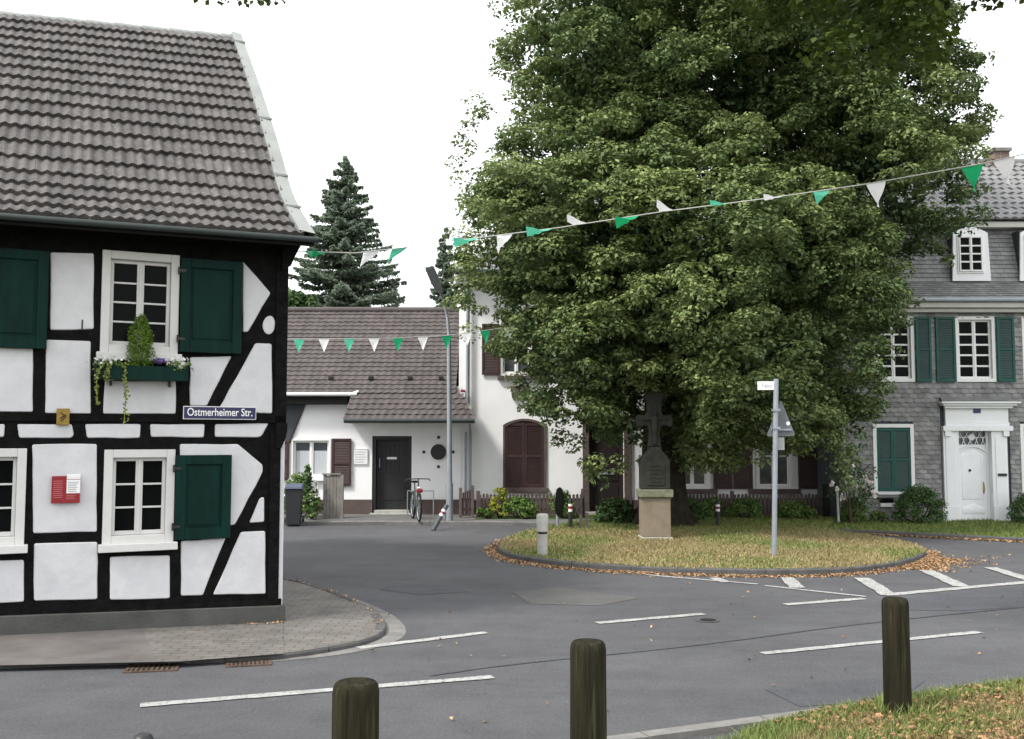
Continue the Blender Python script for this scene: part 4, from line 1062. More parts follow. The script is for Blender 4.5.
for px in ((482, 324, 499.5, 375), (713, 426, 731.5, 489), (733, 426, 752, 489), (797.5, 426, 818, 489), (533, 324, 550, 375), (612.5, 324, 629, 375), (642, 324, 659, 375), (693, 324, 710, 375), (722, 324, 739, 375), (773, 324, 790, 375), (655, 426, 674, 489)): wshut(px)
# arched closed window
a0, a1, b0, b1 = Wf.rect(503, 425, 546, 487.5)
q = MB(); arch = [(a0 + (a1 - a0) * k / 12, b1 + .17 * math.sin(math.pi * k / 12) ** .8) for k in range(13)]
P = [(a0, b0)] + arch + [(a1, b0)]; Pi = [(a0 + .06, b0)] + [((p[0] - (a0 + a1) / 2) * (1 - .12 / (a1 - a0)) + (a0 + a1) / 2, p[1] - .06) for p in arch] + [(a1 - .06, b0)]
nn = len(P); vs = [(p[0], -.05, p[1]) for p in P] + [(p[0], -.05, p[1]) for p in Pi] + [(p[0], .0, p[1]) for p in P] + [(p[0], .0, p[1]) for p in Pi]
fs = [(i, i + 1, nn + i + 1, nn + i) for i in range(nn - 1)] + [(2 * nn + i, 2 * nn + i + 1, i + 1, i) for i in range(nn - 1)] + [(nn + i, nn + i + 1, 3 * nn + i + 1, 3 * nn + i) for i in range(nn - 1)]
q.add(vs, fs); aw = q.build('window', M_BPLINTH, wr); aw['label'] = 'arched window closed by two brown shutters'
q = MB(); q.prism(Pi, .002, .012); q.build('shutter_backing', M_BROWN, aw)
mid = (a0 + a1) / 2
for a, b in ((a0 + .07, mid - .005), (mid + .005, a1 - .07)):
    q = MB(); t = .05; q.fb(a, a + t, b0 + .02, b1 + .04, .013, .035); q.fb(b - t, b, b0 + .02, b1 + .08, .013, .035); q.fb(a + t, b - t, b0 + .02, b0 + .1, .013, .035); q.fb(a + t, b - t, b1 - .02, b1 + .05, .013, .035); q.fb(a + t, b - t, (b0 + b1) / 2 - .03, (b0 + b1) / 2 + .03, .013, .035)
    z = b0 + .11
    while z < b1 - .05:
        if abs(z - (b0 + b1) / 2) > .05: q.fb(a + t, b - t, z, z + .022, .013, .024)
        z += .042
    q.build('shutter', M_BROWN, aw)
q = MB(); q.fb(a0 - .06, a1 + .06, b0 - .14, b0 - .002, .0, .1); q.build('sill', M_BPLINTH, aw, bevel=.01)
# door with stone surround
d0_, d1_, e0_, e1_ = Wf.rect(589, 420, 624, 510)
holes.append((d0_, d1_, .1, e1_))
q = MB(); wall_holes(q, u0w, u1w, -.02, zt, holes, 0, .25); shell(q, u0w, u1w, -.02, zt, 8.5); q.build('wall', M_RENDER, wr)
q = MB(); q.fb(d0_ - .17, d0_, .08, e1_ + .12, -.02, .07); q.fb(d1_, d1_ + .2, .08, e1_ + .12, -.02, .07); q.fb(d0_, d1_, e1_, e1_ + .14, -.02, .07); q.fb(d0_ - .22, d0_ + .0, .08, .75, .07, .1)
ds = q.build('door', M_BPLINTH, wr, bevel=.01); ds['label'] = 'dark brown panelled door in a brown stone surround'
q = MB(); q.fb(d0_ + .002, d1_ - .002, .1, e1_ - .002, -.2, -.14)
for vv0, vv1 in ((.25, .85), (.95, 1.25), (1.45, 2.2)): q.fb(d0_ + .15, d1_ - .15, vv0, vv1, -.14, -.12)
q.build('door_leaf', M_DBROWN, ds, bevel=.006)
q = MB(); uu, vv = Wf.uv(607, 474); q.fb(uu - .3, uu + .2, vv - .02, vv + .04, -.12, -.1); q.build('letter_slot', M_GREYM, ds)
q = MB(); q.fb(d0_ - .1, d1_ + .1, -.02, .14, .0, .35); q.build('doorstep', M_LCONC, wr)
q = MB(); pv = Wf.uv(500, 500)[1]
q.fb(u0w + .38, d0_ - .23, -.03, pv, -.05, .03); q.fb(d1_ + .21, u1w, -.03, pv, -.05, .03); q.build('plinth', M_BPLINTH, wr)
# little canopy bracket below upper window
P = [Wf.uv(x, y, .1) for x, y in ((510.5, 386), (529, 385.5), (529, 389.5), (522, 391), (512, 398))]
q = MB(); q.prism(P, .0, .12); q.build('lamp_bracket', M_BPLINTH, wr)
# roof
q = MB(); tile_patch(q, lambda s: u0w - .15 + s * .62, lambda s: u1w + .1, [(.45, zt - .05), (-4.3, zt + 3.8)], .34, .25, amp=.03, samp=6); q.build('tiled_roof', M_TILE3, wr)
q = MB(); q.add([(u0w - .1, 0, zt), (u0w - .1, 8.6, zt), (u0w + 3.8, 4.3, zt + 3.7), (u1w, 0, zt), (u1w, 8.6, zt), (u1w, 4.3, zt + 3.75), (u0w - .1, -.4, zt - .1), (u1w, -.4, zt - .1)],
                [(0, 1, 2), (3, 5, 4), (1, 4, 5, 2), (6, 7, 5, 2)]); q.build('roof_boarding', M_RENDER, wr)
q = MB(); q.fb(u0w - .12, u1w + .1, zt - .22, zt - .02, .0, .32); q.fb(u0w - .14, u1w + .1, zt - .3, zt - .22, .0, .2); q.build('cornice', M_RENDER, wr, bevel=.02)
q = MB(); q.tube([(u0w - .18, -.5, zt - .02), (u1w, -.5, zt - .02)], .07, 8); q.build('gutter', M_GUTTER, wr, smooth=True)
# white chimney stack at the left verge
u, v = Wf.uv(468, 240, -1.6); q = MB(); q.box((u - .22, 1.3, zt), (u + .22, 1.9, v)); q.box((u - .28, 1.24, v), (u + .28, 1.96, v + .08)); q.build('chimney', M_RENDER, wr, bevel=.02)
q = MB(); u, v = Wf.uv(468, 330, .12); v2 = Wf.uv(468, 405, .1)[1]; q.tube([(u, -.45, zt - .05), (u, -.2, zt - .45), (u, -.12, zt - .7), (u, -.12, v2 + .0)], .05, 8)
q.build('downpipe', M_GREYM, wr, smooth=True)
q = MB(); u, v = Wf.uv(465.3, 500, .1); q.tube([(u, -.08, ve - .3), (u, -.08, .1)], .03, 8); q.build('downpipe', M_GREYM, wr, smooth=True)
# small alarm box on the wall
u, v = Wf.uv(462.5, 392, .1); q = MB(); q.box((u - .05, -.1, v - .14), (u + .07, 0, v)); ab = q.build('alarm_box', M_EWHITE, wr, bevel=.01)
q = MB(); q.box((u - .05, -.11, v + .002), (u + .07, 0, v + .06)); q.build('red_cap', M_RED, ab, bevel=.01)

# ================================================================== SLATE HOUSE
YS = 25.0
S = Face(Vector((12, YS, 0)), 0, 'slate_house', 'grey slate-clad house with green shutters, white portal and dormers', 'house')
sr = S.root
u0s = A(838, 450, YS).x - 12; u1s = 6.5; zE = S.uv(950, 306)[1]
holes = []
sw = dict(fw=.085, rec=.1, bar=.045, sf=.045)
rows4 = [.2, .4, .6, .8]
for px in ((955.5, 316.5, 995, 382), (873.5, 316.5, 914, 382), (1022, 316.5, 1062, 382), (1090, 316.5, 1130, 382)):
    w_, hr = window(S, px, 2, [.19, .39, .58, .77], sr, **sw); holes.append(hr)
for px in ((935, 317, 954.5, 382), (996, 317, 1013.5, 382), (855, 317, 872.5, 382), (915, 317, 930.5, 382), (1063, 317, 1080, 382)):
    u0, u1, v0, v1 = S.rect(*px); shutter(sr, u0, u1, v0, v1, .04, M_TEAL, M_TEALSLAT)
# lower windows with closed shutters
for px in ((873, 424, 914, 494.5), (1020.5, 424, 1061, 494.5)):
    u0, u1, v0, v1 = S.rect(*px); q = MB(); f = .09
    q.fb(u0, u0 + f, v0, v1, -.05, .04); q.fb(u1 - f, u1, v0, v1, -.05, .04); q.fb(u0 + f, u1 - f, v1 - f, v1, -.05, .04); q.fb(u0 + f, u1 - f, v0, v0 + f * .8, -.05, .05)
    w_ = q.build('window', M_WHITE, sr, bevel=.006); w_['label'] = 'ground floor window closed by green shutters'; holes.append((u0 + .01, u1 - .01, v0 + .01, v1 - .01))
    mid = (u0 + u1) / 2
    for a, b in ((u0 + f, mid - .003), (mid + .003, u1 - f)): 
        q = MB(); t = .055; lo, hi = v0 + f * .8 + .01, v1 - f - .01; m_ = (lo + hi) / 2
        q.fb(a, a + t, lo, hi, -.02, .02); q.fb(b - t, b, lo, hi, -.02, .02); q.fb(a + t, b - t, lo, lo + .07, -.02, .02); q.fb(a + t, b - t, hi - .07, hi, -.02, .02); q.fb(a + t, b - t, m_ - .03, m_ + .03, -.02, .02)
        sh = q.build('shutter', M_TEAL, w_)
        q = MB(); z = lo + .08
        while z < hi - .09:
            if abs(z + .01 - m_) > .045: q.add([(a + t, -.012, z), (b - t, -.012, z), (b - t, .008, z + .04), (a + t, .008, z + .04)], [(0, 1, 2, 3)])
            z += .04
        q.fb(a + t, b - t, lo + .05, hi - .05, -.022, -.018)
        # slats are a sub-sub detail: kept in the shutter's own mesh
        so = q.build('shutter_slats', M_TEALSLAT, w_)
# portal
def sb(q, x0, y0, x1, y1, d0, d1): u0, u1, v0, v1 = S.rect(x0, y0, x1, y1); q.fb(u0, u1, v0, v1, d0, d1)
pd0 = S.rect(957.5, 428, 991.5, 521); holes.append((pd0[0], pd0[1], .02, pd0[3]))
q = MB(); wall_holes(q, u0s, u1s, -.02, zE, holes, -.02, .2); shell(q, u0s, u1s, -.02, zE, 10); q.build('wall', M_DSLATE, sr)
q = MB()
sb(q, 942.5, 430, 958.2, 522, -.15, .10); sb(q, 990.8, 430, 1006.5, 522, -.15, .10)
sb(q, 944.5, 436, 955, 505, .10, .115); sb(q, 994, 436, 1004.5, 505, .10, .115)
sb(q, 941, 505.5, 957.5, 521, .10, .15); sb(q, 991.5, 505.5, 1008, 521, .10, .15)
sb(q, 942.5, 431, 948.5, 436.5, .115, .16); sb(q, 1000.5, 431, 1006.5, 436.5, .115, .16)
sb(q, 957.2, 427.5, 991.8, 430, -.02, .05)
sb(q, 940.5, 426, 1010, 431, .002, .17); sb(q, 943.5, 422.5, 1007, 426, .0, .13)
sb(q, 943.5, 407.5, 1006.5, 422.5, .0, .10)
sb(q, 941.5, 406, 1009, 408.5, .102, .2); sb(q, 939, 403.8, 1012, 406, .0, .26); sb(q, 936.5, 401.5, 1015, 403.8, .0, .32)
po = q.build('portal', M_DOORW, sr, bevel=.012)
u0, u1, v0, v1 = S.rect(936, 398.5, 1016, 401.5); q = MB(); q.add([(u0, -.34, v0 + .003), (u1, -.34, v0 + .003), (u1 - .1, 0, v1 + .05), (u0 + .1, 0, v1 + .05)], [(0, 1, 2, 3)]); q.build('portal_roof', M_SLATE2, sr)
a, b, lo, hi = pd0
q = MB(); dl = -.12
tz = S.uv(970, 446)[1]; q.fb(a, b, .02, hi, dl - .04, dl - .02)
q.fb(a, a + .07, .02, hi, dl - .02, dl + .03); q.fb(b - .07, b, .02, hi, dl - .02, dl + .03); q.fb(a + .07, b - .07, hi - .06, hi, dl - .02, dl + .03)
dr = q.build('door', M_DOORW, sr, bevel=.006); dr['label'] = 'white panelled front door with fanlight'
q = MB()
n = 10; cx = (a + b) / 2
arch = [(a + .07 + (b - a - .14) * k / n, tz - .15 + .13 * math.sin(math.pi * k / n)) for k in range(n + 1)]
q.prism([(a + .07, .04)] + arch + [(b - .07, .04)], dl - .02, dl + .01)
ins = [(cx + (p[0] - cx) * .78, p[1] - .09) for p in arch]
q.prism([(ins[0][0], .55)] + ins + [(ins[-1][0], .55)], dl + .01, dl + .022, inset=.02)
for k in range(1, 4): x = a + (b - a) * k / 4; q.fb(x - .006, x + .006, .6, tz - .25, dl + .021, dl + .026)
q.prism([(a + .14, .2), (b - .14, .2), (b - .14, .36), (cx + .2, .38), (cx, .46), (cx - .2, .38), (a + .14, .36)], dl + .01, dl + .022, inset=.015)
q.build('door_leaf', M_DOORW, dr, smooth=True)
q = MB(); arch2 = [(p[0], p[1] + .035) for p in arch]; q.prism(arch + arch2[::-1], dl + .0, dl + .05); q.build('arch_moulding', M_DOORW, dr)
q = MB(); q.fb(a + .07, b - .07, tz + .04, hi - .06, dl - .02, dl - .01); fl = q.build('fanlight', M_GLASS2, dr)
q = MB(); fz0, fz1 = tz + .04, hi - .06; H_ = fz1 - fz0
for k in range(9):
    x = a + .1 + (b - a - .2) * k / 8; sgn = 1 if k % 2 else -1
    q.tube([(x, -dl - .02, fz0), (x + .05 * sgn, -dl - .02, fz0 + H_ * .35), (x - .04 * sgn, -dl - .02, fz0 + H_ * .7), (x, -dl - .02, fz1)], .011, 5)
q.tube([(a + .07, -dl - .02, fz0 + H_ * .5), (b - .07, -dl - .02, fz0 + H_ * .5)], .011, 5)
pts = [(cx + .09 * math.cos(t * math.pi / 6), fz0 + H_ * .52 + .09 * math.sin(t * math.pi / 6)) for t in range(12)]; q.prism(pts, dl + .02, dl + .04, inset=.02)
q.build('carved_tracery', M_DOORW, fl)
q = MB(); u, v = S.uv(985.5, 488); q.tube([(u, .09, v - .14), (u, .06, v), (u, .09, v + .14)], .016, 6); q.build('door_handle', M_BRASS, dr)
q = MB(); u, v = S.uv(971.5, 470.5); q.tube([(u, .11, v), (u, .08, v)], .035, 8); q.build('door_knocker', M_DARKM, dr)
q = MB(); u, v = S.uv(1000, 474.5); q.fb(u - .11, u + .11, v - .035, v + .03, .116, .14); q.build('letter_slot', M_DARKM, po)
q = MB(); u, v = S.uv(975, 411); q.fb(u - .09, u + .09, v - .055, v + .055, .102, .115); q.build('house_number', M_BLUE, po)
q = MB(); sb(q, 938, 521, 1012, 524, .0, .4); q.build('doorstep', M_CONC, sr)
# slates
def slates(q, u0, u1, z0, z1, holes, w=.2, h=.118, dn=0.):
    z = z0; row = 0
    while z < z1:
        off = (row % 2) * w * .5; u = u0 - off
        rowh = [h_ for h_ in holes if h_[2] - .02 < z + h * .5 < h_[3] + .02]
        while u < u1:
            segs = [(max(u, u0), min(u + w, u1))]
            for h_ in rowh:
                ns = []
                for (a_, b_) in segs:
                    if b_ <= h_[0] or a_ >= h_[1]: ns.append((a_, b_)); continue
                    if a_ < h_[0]: ns.append((a_, h_[0]))
                    if b_ > h_[1]: ns.append((h_[1], b_))
                segs = ns
            zt_ = min(z + h * 1.25, z1)
            for (a_, b_) in segs:
                if b_ - a_ < .02: continue
                j = rnd.uniform(-.005, .006); t = rnd.uniform(-.008, .008); sk = .018 * (b_ - a_) / w
                q.add([(a_ + .002, -(dn + .026 + j), z + t + sk), (a_ + (b_ - a_) * .35, -(dn + .036 + j), z + t), (b_ - .002, -(dn + .03 + j * .3), z + t + .012), (b_ - .002, -(dn + .006), zt_), (a_ + .002, -(dn + .006), zt_),
                       (a_ + .002, -(dn + .003), z + t + sk), (a_ + (b_ - a_) * .35, -(dn + .003), z + t), (b_ - .002, -(dn + .003), z + t + .012)], [(0, 1, 2, 3, 4), (5, 6, 1, 0), (6, 7, 2, 1)], rnd.random())
            u += w
        z += h; row += 1
hx = holes + [(S.rect(941, 401, 1010, 521)[0], S.rect(941, 401, 1010, 521)[1], 0, S.rect(941, 401, 1010, 521)[3])]
q = MB(); slates(q, u0s, u1s, .02, zE - .05, hx); q.build('slate_cladding', M_SLATE, sr)
# cornice, gutter
q = MB(); zc0, zc1 = S.uv(950, 313)[1], S.uv(950, 303.5)[1]
q.fb(u0s - .1, u1s, zc0, zc0 + .1, .0, .18); q.fb(u0s - .15, u1s, zc0 + .1, zc1, .0, .3); q.build('cornice', M_CREAM, sr, bevel=.02)
q = MB(); q.tube([(u0s - .2, -.36, zc1 + .05), (u1s, -.36, zc1 + .05)], .06, 8); q.build('gutter', M_GREYM, sr, smooth=True)
# apron roof, mansard wall
dA = .36; zA = zc1 + .08; dB = -.6; zB = EYE + ray(950, 282).z / ray(950, 282).y * (YS - dB)
dC = -1.0; zC = EYE + ray(950, 226).z / ray(950, 226).y * (YS - dC)
def slope_slates(q, u0, u1, a_, b_, h=.13, w=.2):
    L = math.hypot(b_[0] - a_[0], b_[1] - a_[1]); n = max(1, int(L / h)); dx, dz = (b_[0] - a_[0]) / L, (b_[1] - a_[1]) / L; nx, nz = (dz, -dx)
    if nz < 0 or (nz == 0 and nx < 0): nx, nz = -nx, -nz
    for k in range(n):
        s0, s1 = L * k / n, min(L, L * (k + 1.2) / n); u = u0 - (k % 2) * w / 2
        while u < u1:
            aa, bb = max(u, u0), min(u + w, u1)
            if bb - aa > .03:
                j = rnd.uniform(0, .006); lo = .03 + j
                p = lambda s, l: (-(a_[0] + dx * s + nx * l), a_[1] + dz * s + nz * l)
                y0, z0_ = p(s0, lo); y1, z1_ = p(s1, .006); y2, z2 = p(s0, .0)
                q.add([(aa + .003, y0, z0_), (bb - .003, y0, z0_), (bb - .003, y1, z1_), (aa + .003, y1, z1_), (aa + .003, y2, z2), (bb - .003, y2, z2)], [(0, 1, 2, 3), (4, 5, 1, 0)], rnd.random())
            u += w
q = MB(); slope_slates(q, u0s - .15, u1s, (dA, zA), (dB, zB)); q.build('apron_roof', M_SLATE2, sr)
q = MB(); slope_slates(q, u0s, u1s, (dB, zB), (dC, zC), .12, .2)
q.build('mansard_slates', M_SLATE2, sr)
q = MB(); q.add([(u0s, -dB, zB), (u1s, -dB, zB), (u1s, -dC, zC), (u0s, -dC, zC), (u0s, -dA + .02, zA - .03), (u1s, -dA + .02, zA - .03), (u1s, 9.5, zC), (u0s, 9.5, zC), (u0s, 9.5, zA), (u1s, 9.5, zA)],
                [(0, 1, 2, 3), (4, 5, 1, 0), (7, 6, 9, 8), (0, 3, 7, 8), (1, 2, 6, 9)]); q.build('roof_boarding', M_DSLATE, sr)
# upper cornice + tiled roof
q = MB(); q.fb(u0s, u1s, zC - .1, zC + .06, dC - .1, dC + .3); q.build('cornice', M_CREAM, sr, bevel=.02)
dE = dC + .36; rr_ = ray(1000, 163); zEv = zC + .1; m35 = math.tan(R(36)); Yr = ((YS - dE) * m35 - zEv + EYE) / (m35 - rr_.z / rr_.y); zR = EYE + rr_.z / rr_.y * Yr
q = MB(); tile_patch(q, lambda s: u0s - .1 + s * .35, lambda s: u1s, [(dE, zEv), (YS - Yr, zR)], .33, .24, amp=.045, lift=.035, samp=6); q.build('tiled_roof', M_TILE3, sr)
q = MB(); q.add([(u0s, -dE, zEv - .03), (u1s, -dE, zEv - .03), (u1s, Yr - YS, zR - .04), (u0s + 2, Yr - YS, zR - .04), (u0s, 9.5, zC), (u1s, 9.5, zC)], [(0, 1, 2, 3), (3, 2, 5, 4), (0, 3, 4)]); q.build('roof_boarding', M_DSLATE, sr)
q = MB(); q.tube([(u0s + 2, Yr - YS, zR + .03), (u1s, Yr - YS, zR + .03)], .1, 8); q.build('ridge_tiles', M_TILE3, sr, smooth=True)
# chimney
u, v = S.uv(998.5, 149, -(Yr - YS) + .3); q = MB(); dd = (Yr - YS)
q.box((u - .22, dd - .5, zR - .8), (u + .22, dd + .1, v - .12)); ch = q.build('chimney', M_BRICK, sr); q = MB(); q.box((u - .27, dd - .55, v - .12), (u + .27, dd + .15, v - .02)); q.build('chimney_cap', M_CONC, ch)
# dormers: white fronts with flared sides and arched head
for (x0, x1) in ((953.5, 990.5), (1021, 1058)):
    dd_ = dB + .12
    a = S.uv(x0, 282, dd_)[0]; b = S.uv(x1, 282, dd_)[0]; lo = S.uv(x0, 281, dd_)[1]; hi = S.uv(x0, 229, dd_)[1]; w = b - a; n = 10; cx = (a + b) / 2
    top = [(cx + (k / n - .5) * w * .94, hi - .10 + .16 * math.sin(math.pi * k / n)) for k in range(n + 1)]
    P = [(a - .02, lo), (b + .02, lo)] + top[::-1]
    q = MB(); q.prism(P, dd_ - .06, dd_); do = q.build('dormer', M_DOORW, sr, bevel=.008)
    q = MB(); q.fb(cx - w * .47, cx + w * .47, lo + .02, hi - .02, dC - .3, dd_ - .062); q.build('dormer_body', M_DSLATE, do)
    window(S, (cx - w * .38, cx + w * .33, lo + .2, hi - .16), 2, 4, do, fw=.04, rec=-.01, bar=.04, sf=.035, wall_d=dd_, name='dormer_window')
# downpipe and cellar window
q = MB(); u, v = S.uv(843, 420, .1); q.tube([(u, -.1, zc0), (u, -.1, .1)], .045, 8); q.build('downpipe', M_ZINC, sr, smooth=True)
q = MB(); sb(q, 879, 503, 893, 506.5, .03, .12); cw = q.build('cellar_window', M_WHITE, sr); q = MB(); sb(q, 879, 498, 893, 502.5, .03, .05); q.build('glass_pane', M_GLASS, cw)

# ================================================================== FENCE
YF = 25.75
def fence(px0, px1, label, gate=False, top=493.5):
    a, b = A(px0, 500, YF).x, A(px1, 500, YF).x; zt_ = A(px0, top, YF).z
    o = empty('picket_fence', ((a + b) / 2, YF, 0), 0, label, 'fence', 'brown picket fences before the white house'); w = b - a
    q = MB(); n = int(w / .095)
    for k in range(n):
        x = -w / 2 + w * (k + .5) / n + rnd.uniform(-.006, .006); h = zt_ + rnd.uniform(-.015, .015)
        q.add([(x - .035, -.02, .1), (x + .035, -.02, .1), (x + .035, .0, .1), (x - .035, 0, .1), (x - .035, -.02, h - .03), (x + .035, -.02, h - .03), (x + .035, 0, h - .03), (x - .035, 0, h - .03), (x, -.02, h), (x, 0, h)],
              [(0, 1, 5, 8, 4), (2, 3, 7, 9, 6), (1, 2, 6, 5), (3, 0, 4, 7), (4, 8, 9, 7), (8, 5, 6, 9), (3, 2, 1, 0)], rnd.random())
    q.build('pickets', M_FENCE, o)
    q = MB(); q.box((-w / 2, .001, .22), (w / 2, .05, .3)); q.box((-w / 2, .001, zt_ - .2), (w / 2, .05, zt_ - .12)); q.build('rail', M_FENCE, o)
    k = max(1, round(w / 2.2))
    for i in range(k + 1):
        x = -w / 2 + w * i / k; q = MB(); q.box((x - .045, .052, -.0), (x + .045, .14, zt_ + .06)); q.build('post', M_FENCE, o, bevel=.008)
fence(478, 583, 'brown picket fence section between the small gate and the brown door')
fence(640, 826, 'brown picket fence section running from the lime trunk to the slate house')
o = empty('garden_gate', (A(466, 500, 25.5).x, 25.5, 0), 0, 'small reddish brown garden gate beside the downpipes', 'gate')
q = MB(); a, b = -.14, .17; zg = A(466, 491, 25.5).z
for x, h in ((a, .08), (b, .14)): q.box((x - .035, -.035, .0), (x + .035, .035, zg + h))
q.build('post', M_FENCE, o, bevel=.006)
q = MB()
for k in range(4): x = a + .05 + k * .055; q.box((x, -.012, .12), (x + .045, .012, zg - .04 + .02 * k))
q.box((a + .035, .013, .25), (b - .035, .04, .31)); q.box((a + .035, .013, .5), (b - .035, .04, .56)); q.build('boards', M_BROWN, o)
# garden bed
sheet('garden_bed', [(A(476, 500, 25.7).x, 25.05), (2.3, 25.05), (2.3, 26.7), (A(476, 500, 25.7).x, 26.7)], .082, M_SOILG)

# weathered wooden partition by the cottage window
a, b = A(323, 500, 25.3).x, A(340, 500, 25.3).x; zt_ = A(330, 474.5, 25.3).z
o = empty('wooden_partition', ((a + b) / 2, 25.3, .07), 0, 'low grey weathered board partition below the brown cottage shutter', 'partition'); w = b - a
q = MB()
for k in range(5): q.box((-w / 2 + w * k / 5 + .003, -.02, 0), (-w / 2 + w * (k + 1) / 5 - .003, .02, zt_ - .08 - (.01 * (k % 2))))
q.build('boards', M_WOODG, o, bevel=.004)
q = MB(); q.box((-w / 2 - .02, -.05, zt_ - .08), (w / 2 + .02, .05, zt_ - .04)); q.build('cap_board', M_WOODG, o, bevel=.004)
q = MB(); q.box((w / 2 + .002, -.04, 0), (w / 2 + .09, .04, zt_ - .085)); q.build('post', M_WOODG, o, bevel=.004)

# ================================================================== STREET FURNITURE
# wooden posts
M_PTOP = mat('post_top', (.05, .046, .035), .9, .35, 14, .5, 60)
def post_at(x, y, ztop, r, label, lean=(0, 0)):
    o = empty('wooden_post', (x, y, 0), rnd.uniform(0, 6), label, 'bollard', 'wooden posts along the near verge')
    q = MB(); prof = [(r * 1.03, -.02), (r * 1.02, .3), (r, ztop * .7), (r * 1.0, ztop - .05), (r * .96, ztop - .02), (r * .86, ztop - .004)]
    q.lathe(prof, 24); m = q.build('shaft', M_WOODP, o, smooth=True)
    q = MB(); q.lathe([(r * .86, ztop - .004), (r * .8, ztop), (r * .4, ztop + .004), (.004, ztop + .003)], 24); q.build('top_face', M_WOODP, o)
    o.rotation_euler = (lean[0], lean[1], o.rotation_euler.z * 0)
    return o
g3 = G(898, 714.5, .07); zt3 = EYE + ray(896, 598).z / ray(896, 598).y * g3.y
post_at(g3.x, g3.y, zt3, .0128 * g3.y * 1.0, 'wooden post standing in the leafy grass, slimmest of the three')
for px, top, wpx, lab in ((588, 641, 35.5, 'tall wooden post in front of the road, middle one of three'), (356, 681.5, 46, 'thick wooden post nearest the camera')):
    Y = (EYE - zt3 - (.01 if px > 400 else -.01)) / (-(ray(px, top).z / ray(px, top).y)); X = ray(px, top).x / ray(px, top).y * Y
    post_at(X, Y, EYE + ray(px, top).z / ray(px, top).y * Y, wpx / 2 / 1000 * Y, lab)
Y = 4.15; X = ray(143, 735).x / ray(143, 735).y * Y; zt_ = EYE + ray(143, 733.5).z / ray(143, 733.5).y * Y
o = empty('metal_post', (X, Y, 0), 0, 'rounded dark cap of a slim metal post at the bottom edge', 'bollard')
q = MB(); q.lathe([(.038, 0), (.038, zt_ - .06)], 16); q.build('shaft', M_DARKM, o, smooth=True)
q = MB(); q.lathe([(.042, zt_ - .06), (.044, zt_ - .03), (.034, zt_ - .008), (.018, zt_), (.003, zt_ + .001)], 16); q.build('cap', M_DARKM, o, smooth=True)

# concrete bollard on the island
g = G(542.5, 556, .085); s = g.y / 1000
o = empty('concrete_bollard', (g.x, g.y, .085), 0, 'pale grey concrete bollard with a dark notch on the island edge', 'bollard'); r = 5.6 * s; h = EYE + ray(542, 513.5).z / ray(542, 513.5).y * g.y - .085
q = MB(); q.lathe([(r * .92, -.02), (r * .92, h * .52)], 20); q.build('shaft', M_LCONC, o, smooth=True)
q = MB(); q.lathe([(r * .8, h * .52), (r * .8, h * .58)], 20); q.build('notch', M_DARKM, o, smooth=True)
q = MB(); q.lathe([(r * 1.05, h * .58), (r * 1.05, h * .95), (r * .95, h * .99), (.01, h)], 20); q.build('head', M_LCONC, o, smooth=True)
# round traffic sign seen from the edge
g = G(557.5, 531, .0); zc = EYE + ray(557, 502).z / ray(557, 502).y * g.y
o = empty('traffic_sign', (g.x, g.y, 0), R(68), 'low round dark traffic sign seen nearly edge-on behind the concrete bollard', 'traffic sign')
q = MB(); q.tube([(0, 0, 0), (0, 0, zc + .3)], .035, 10); q.build('post', M_GREYM, o, smooth=True)
q = MB(); pts = [(.32 * math.cos(t * math.pi / 16), zc + .33 * math.sin(t * math.pi / 16)) for t in range(32)]; q.prism(pts, .04, .055); q.build('disc', M_DARKM, o)
# black posts with red-white bands
def band_post(px, py, ptop, label):
    g = G(px, py, .08); h = EYE + ray(px, ptop).z / ray(px, ptop).y * g.y - .08
    o = empty('barrier_post', (g.x, g.y, .08), 0, label, 'bollard', 'black posts with red and white bands')
    q = MB(); q.lathe([(.045, -.05), (.045, h * .58)], 12); q.lathe([(.045, h * .84), (.045, h * .95), (.03, h), (.002, h + .01)], 12); q.build('shaft', M_DARKM, o, smooth=True)
    q = MB(); q.lathe([(.047, h * .58), (.047, h * .67)], 12); q.lathe([(.047, h * .76), (.047, h * .84)], 12); q.build('white_band', M_EWHITE, o, smooth=True)
    q = MB(); q.lathe([(.0475, h * .67), (.0475, h * .76)], 12); q.build('red_band', M_RED, o, smooth=True)
    return o
band_post(570.5, 529, 499, 'black post with red and white band beside the round sign')
band_post(718, 527, 500, 'black post with red and white band before the picket fence')
# small stakes
g = G(584, 529, .08); o = empty('wooden_stakes', (g.x, g.y, .08), 0, 'pair of short brown stakes at the corner of the lawn', 'stakes')
q = MB(); q.box((-.1, -.03, 0), (-.04, .03, .32)); q.box((.04, -.03, 0), (.1, .03, .36)); q.build('stake', M_FENCE, o)
# tilted barrier post at the lamp
g0 = G(433, 530.5, 0); o = empty('tilted_barrier_post', tuple(g0), 0, 'grey post with red and white band leaning over beside the street lamp', 'bollard')
tp = A(447, 505, g0.y + .25) - g0; q = MB(); q.tube([(0, 0, 0), tuple(tp * .55)], .05, 10); q.tube([tuple(tp * .8), tuple(tp)], .05, 10); q.build('shaft', M_DGREY, o, smooth=True)
q = MB(); q.tube([tuple(tp * .55), tuple(tp * .64)], .054, 10); q.tube([tuple(tp * .72), tuple(tp * .8)], .054, 10); q.build('white_band', M_EWHITE, o, smooth=True)
q = MB(); q.tube([tuple(tp * .64), tuple(tp * .72)], .054, 10); q.build('red_band', M_RED, o, smooth=True)

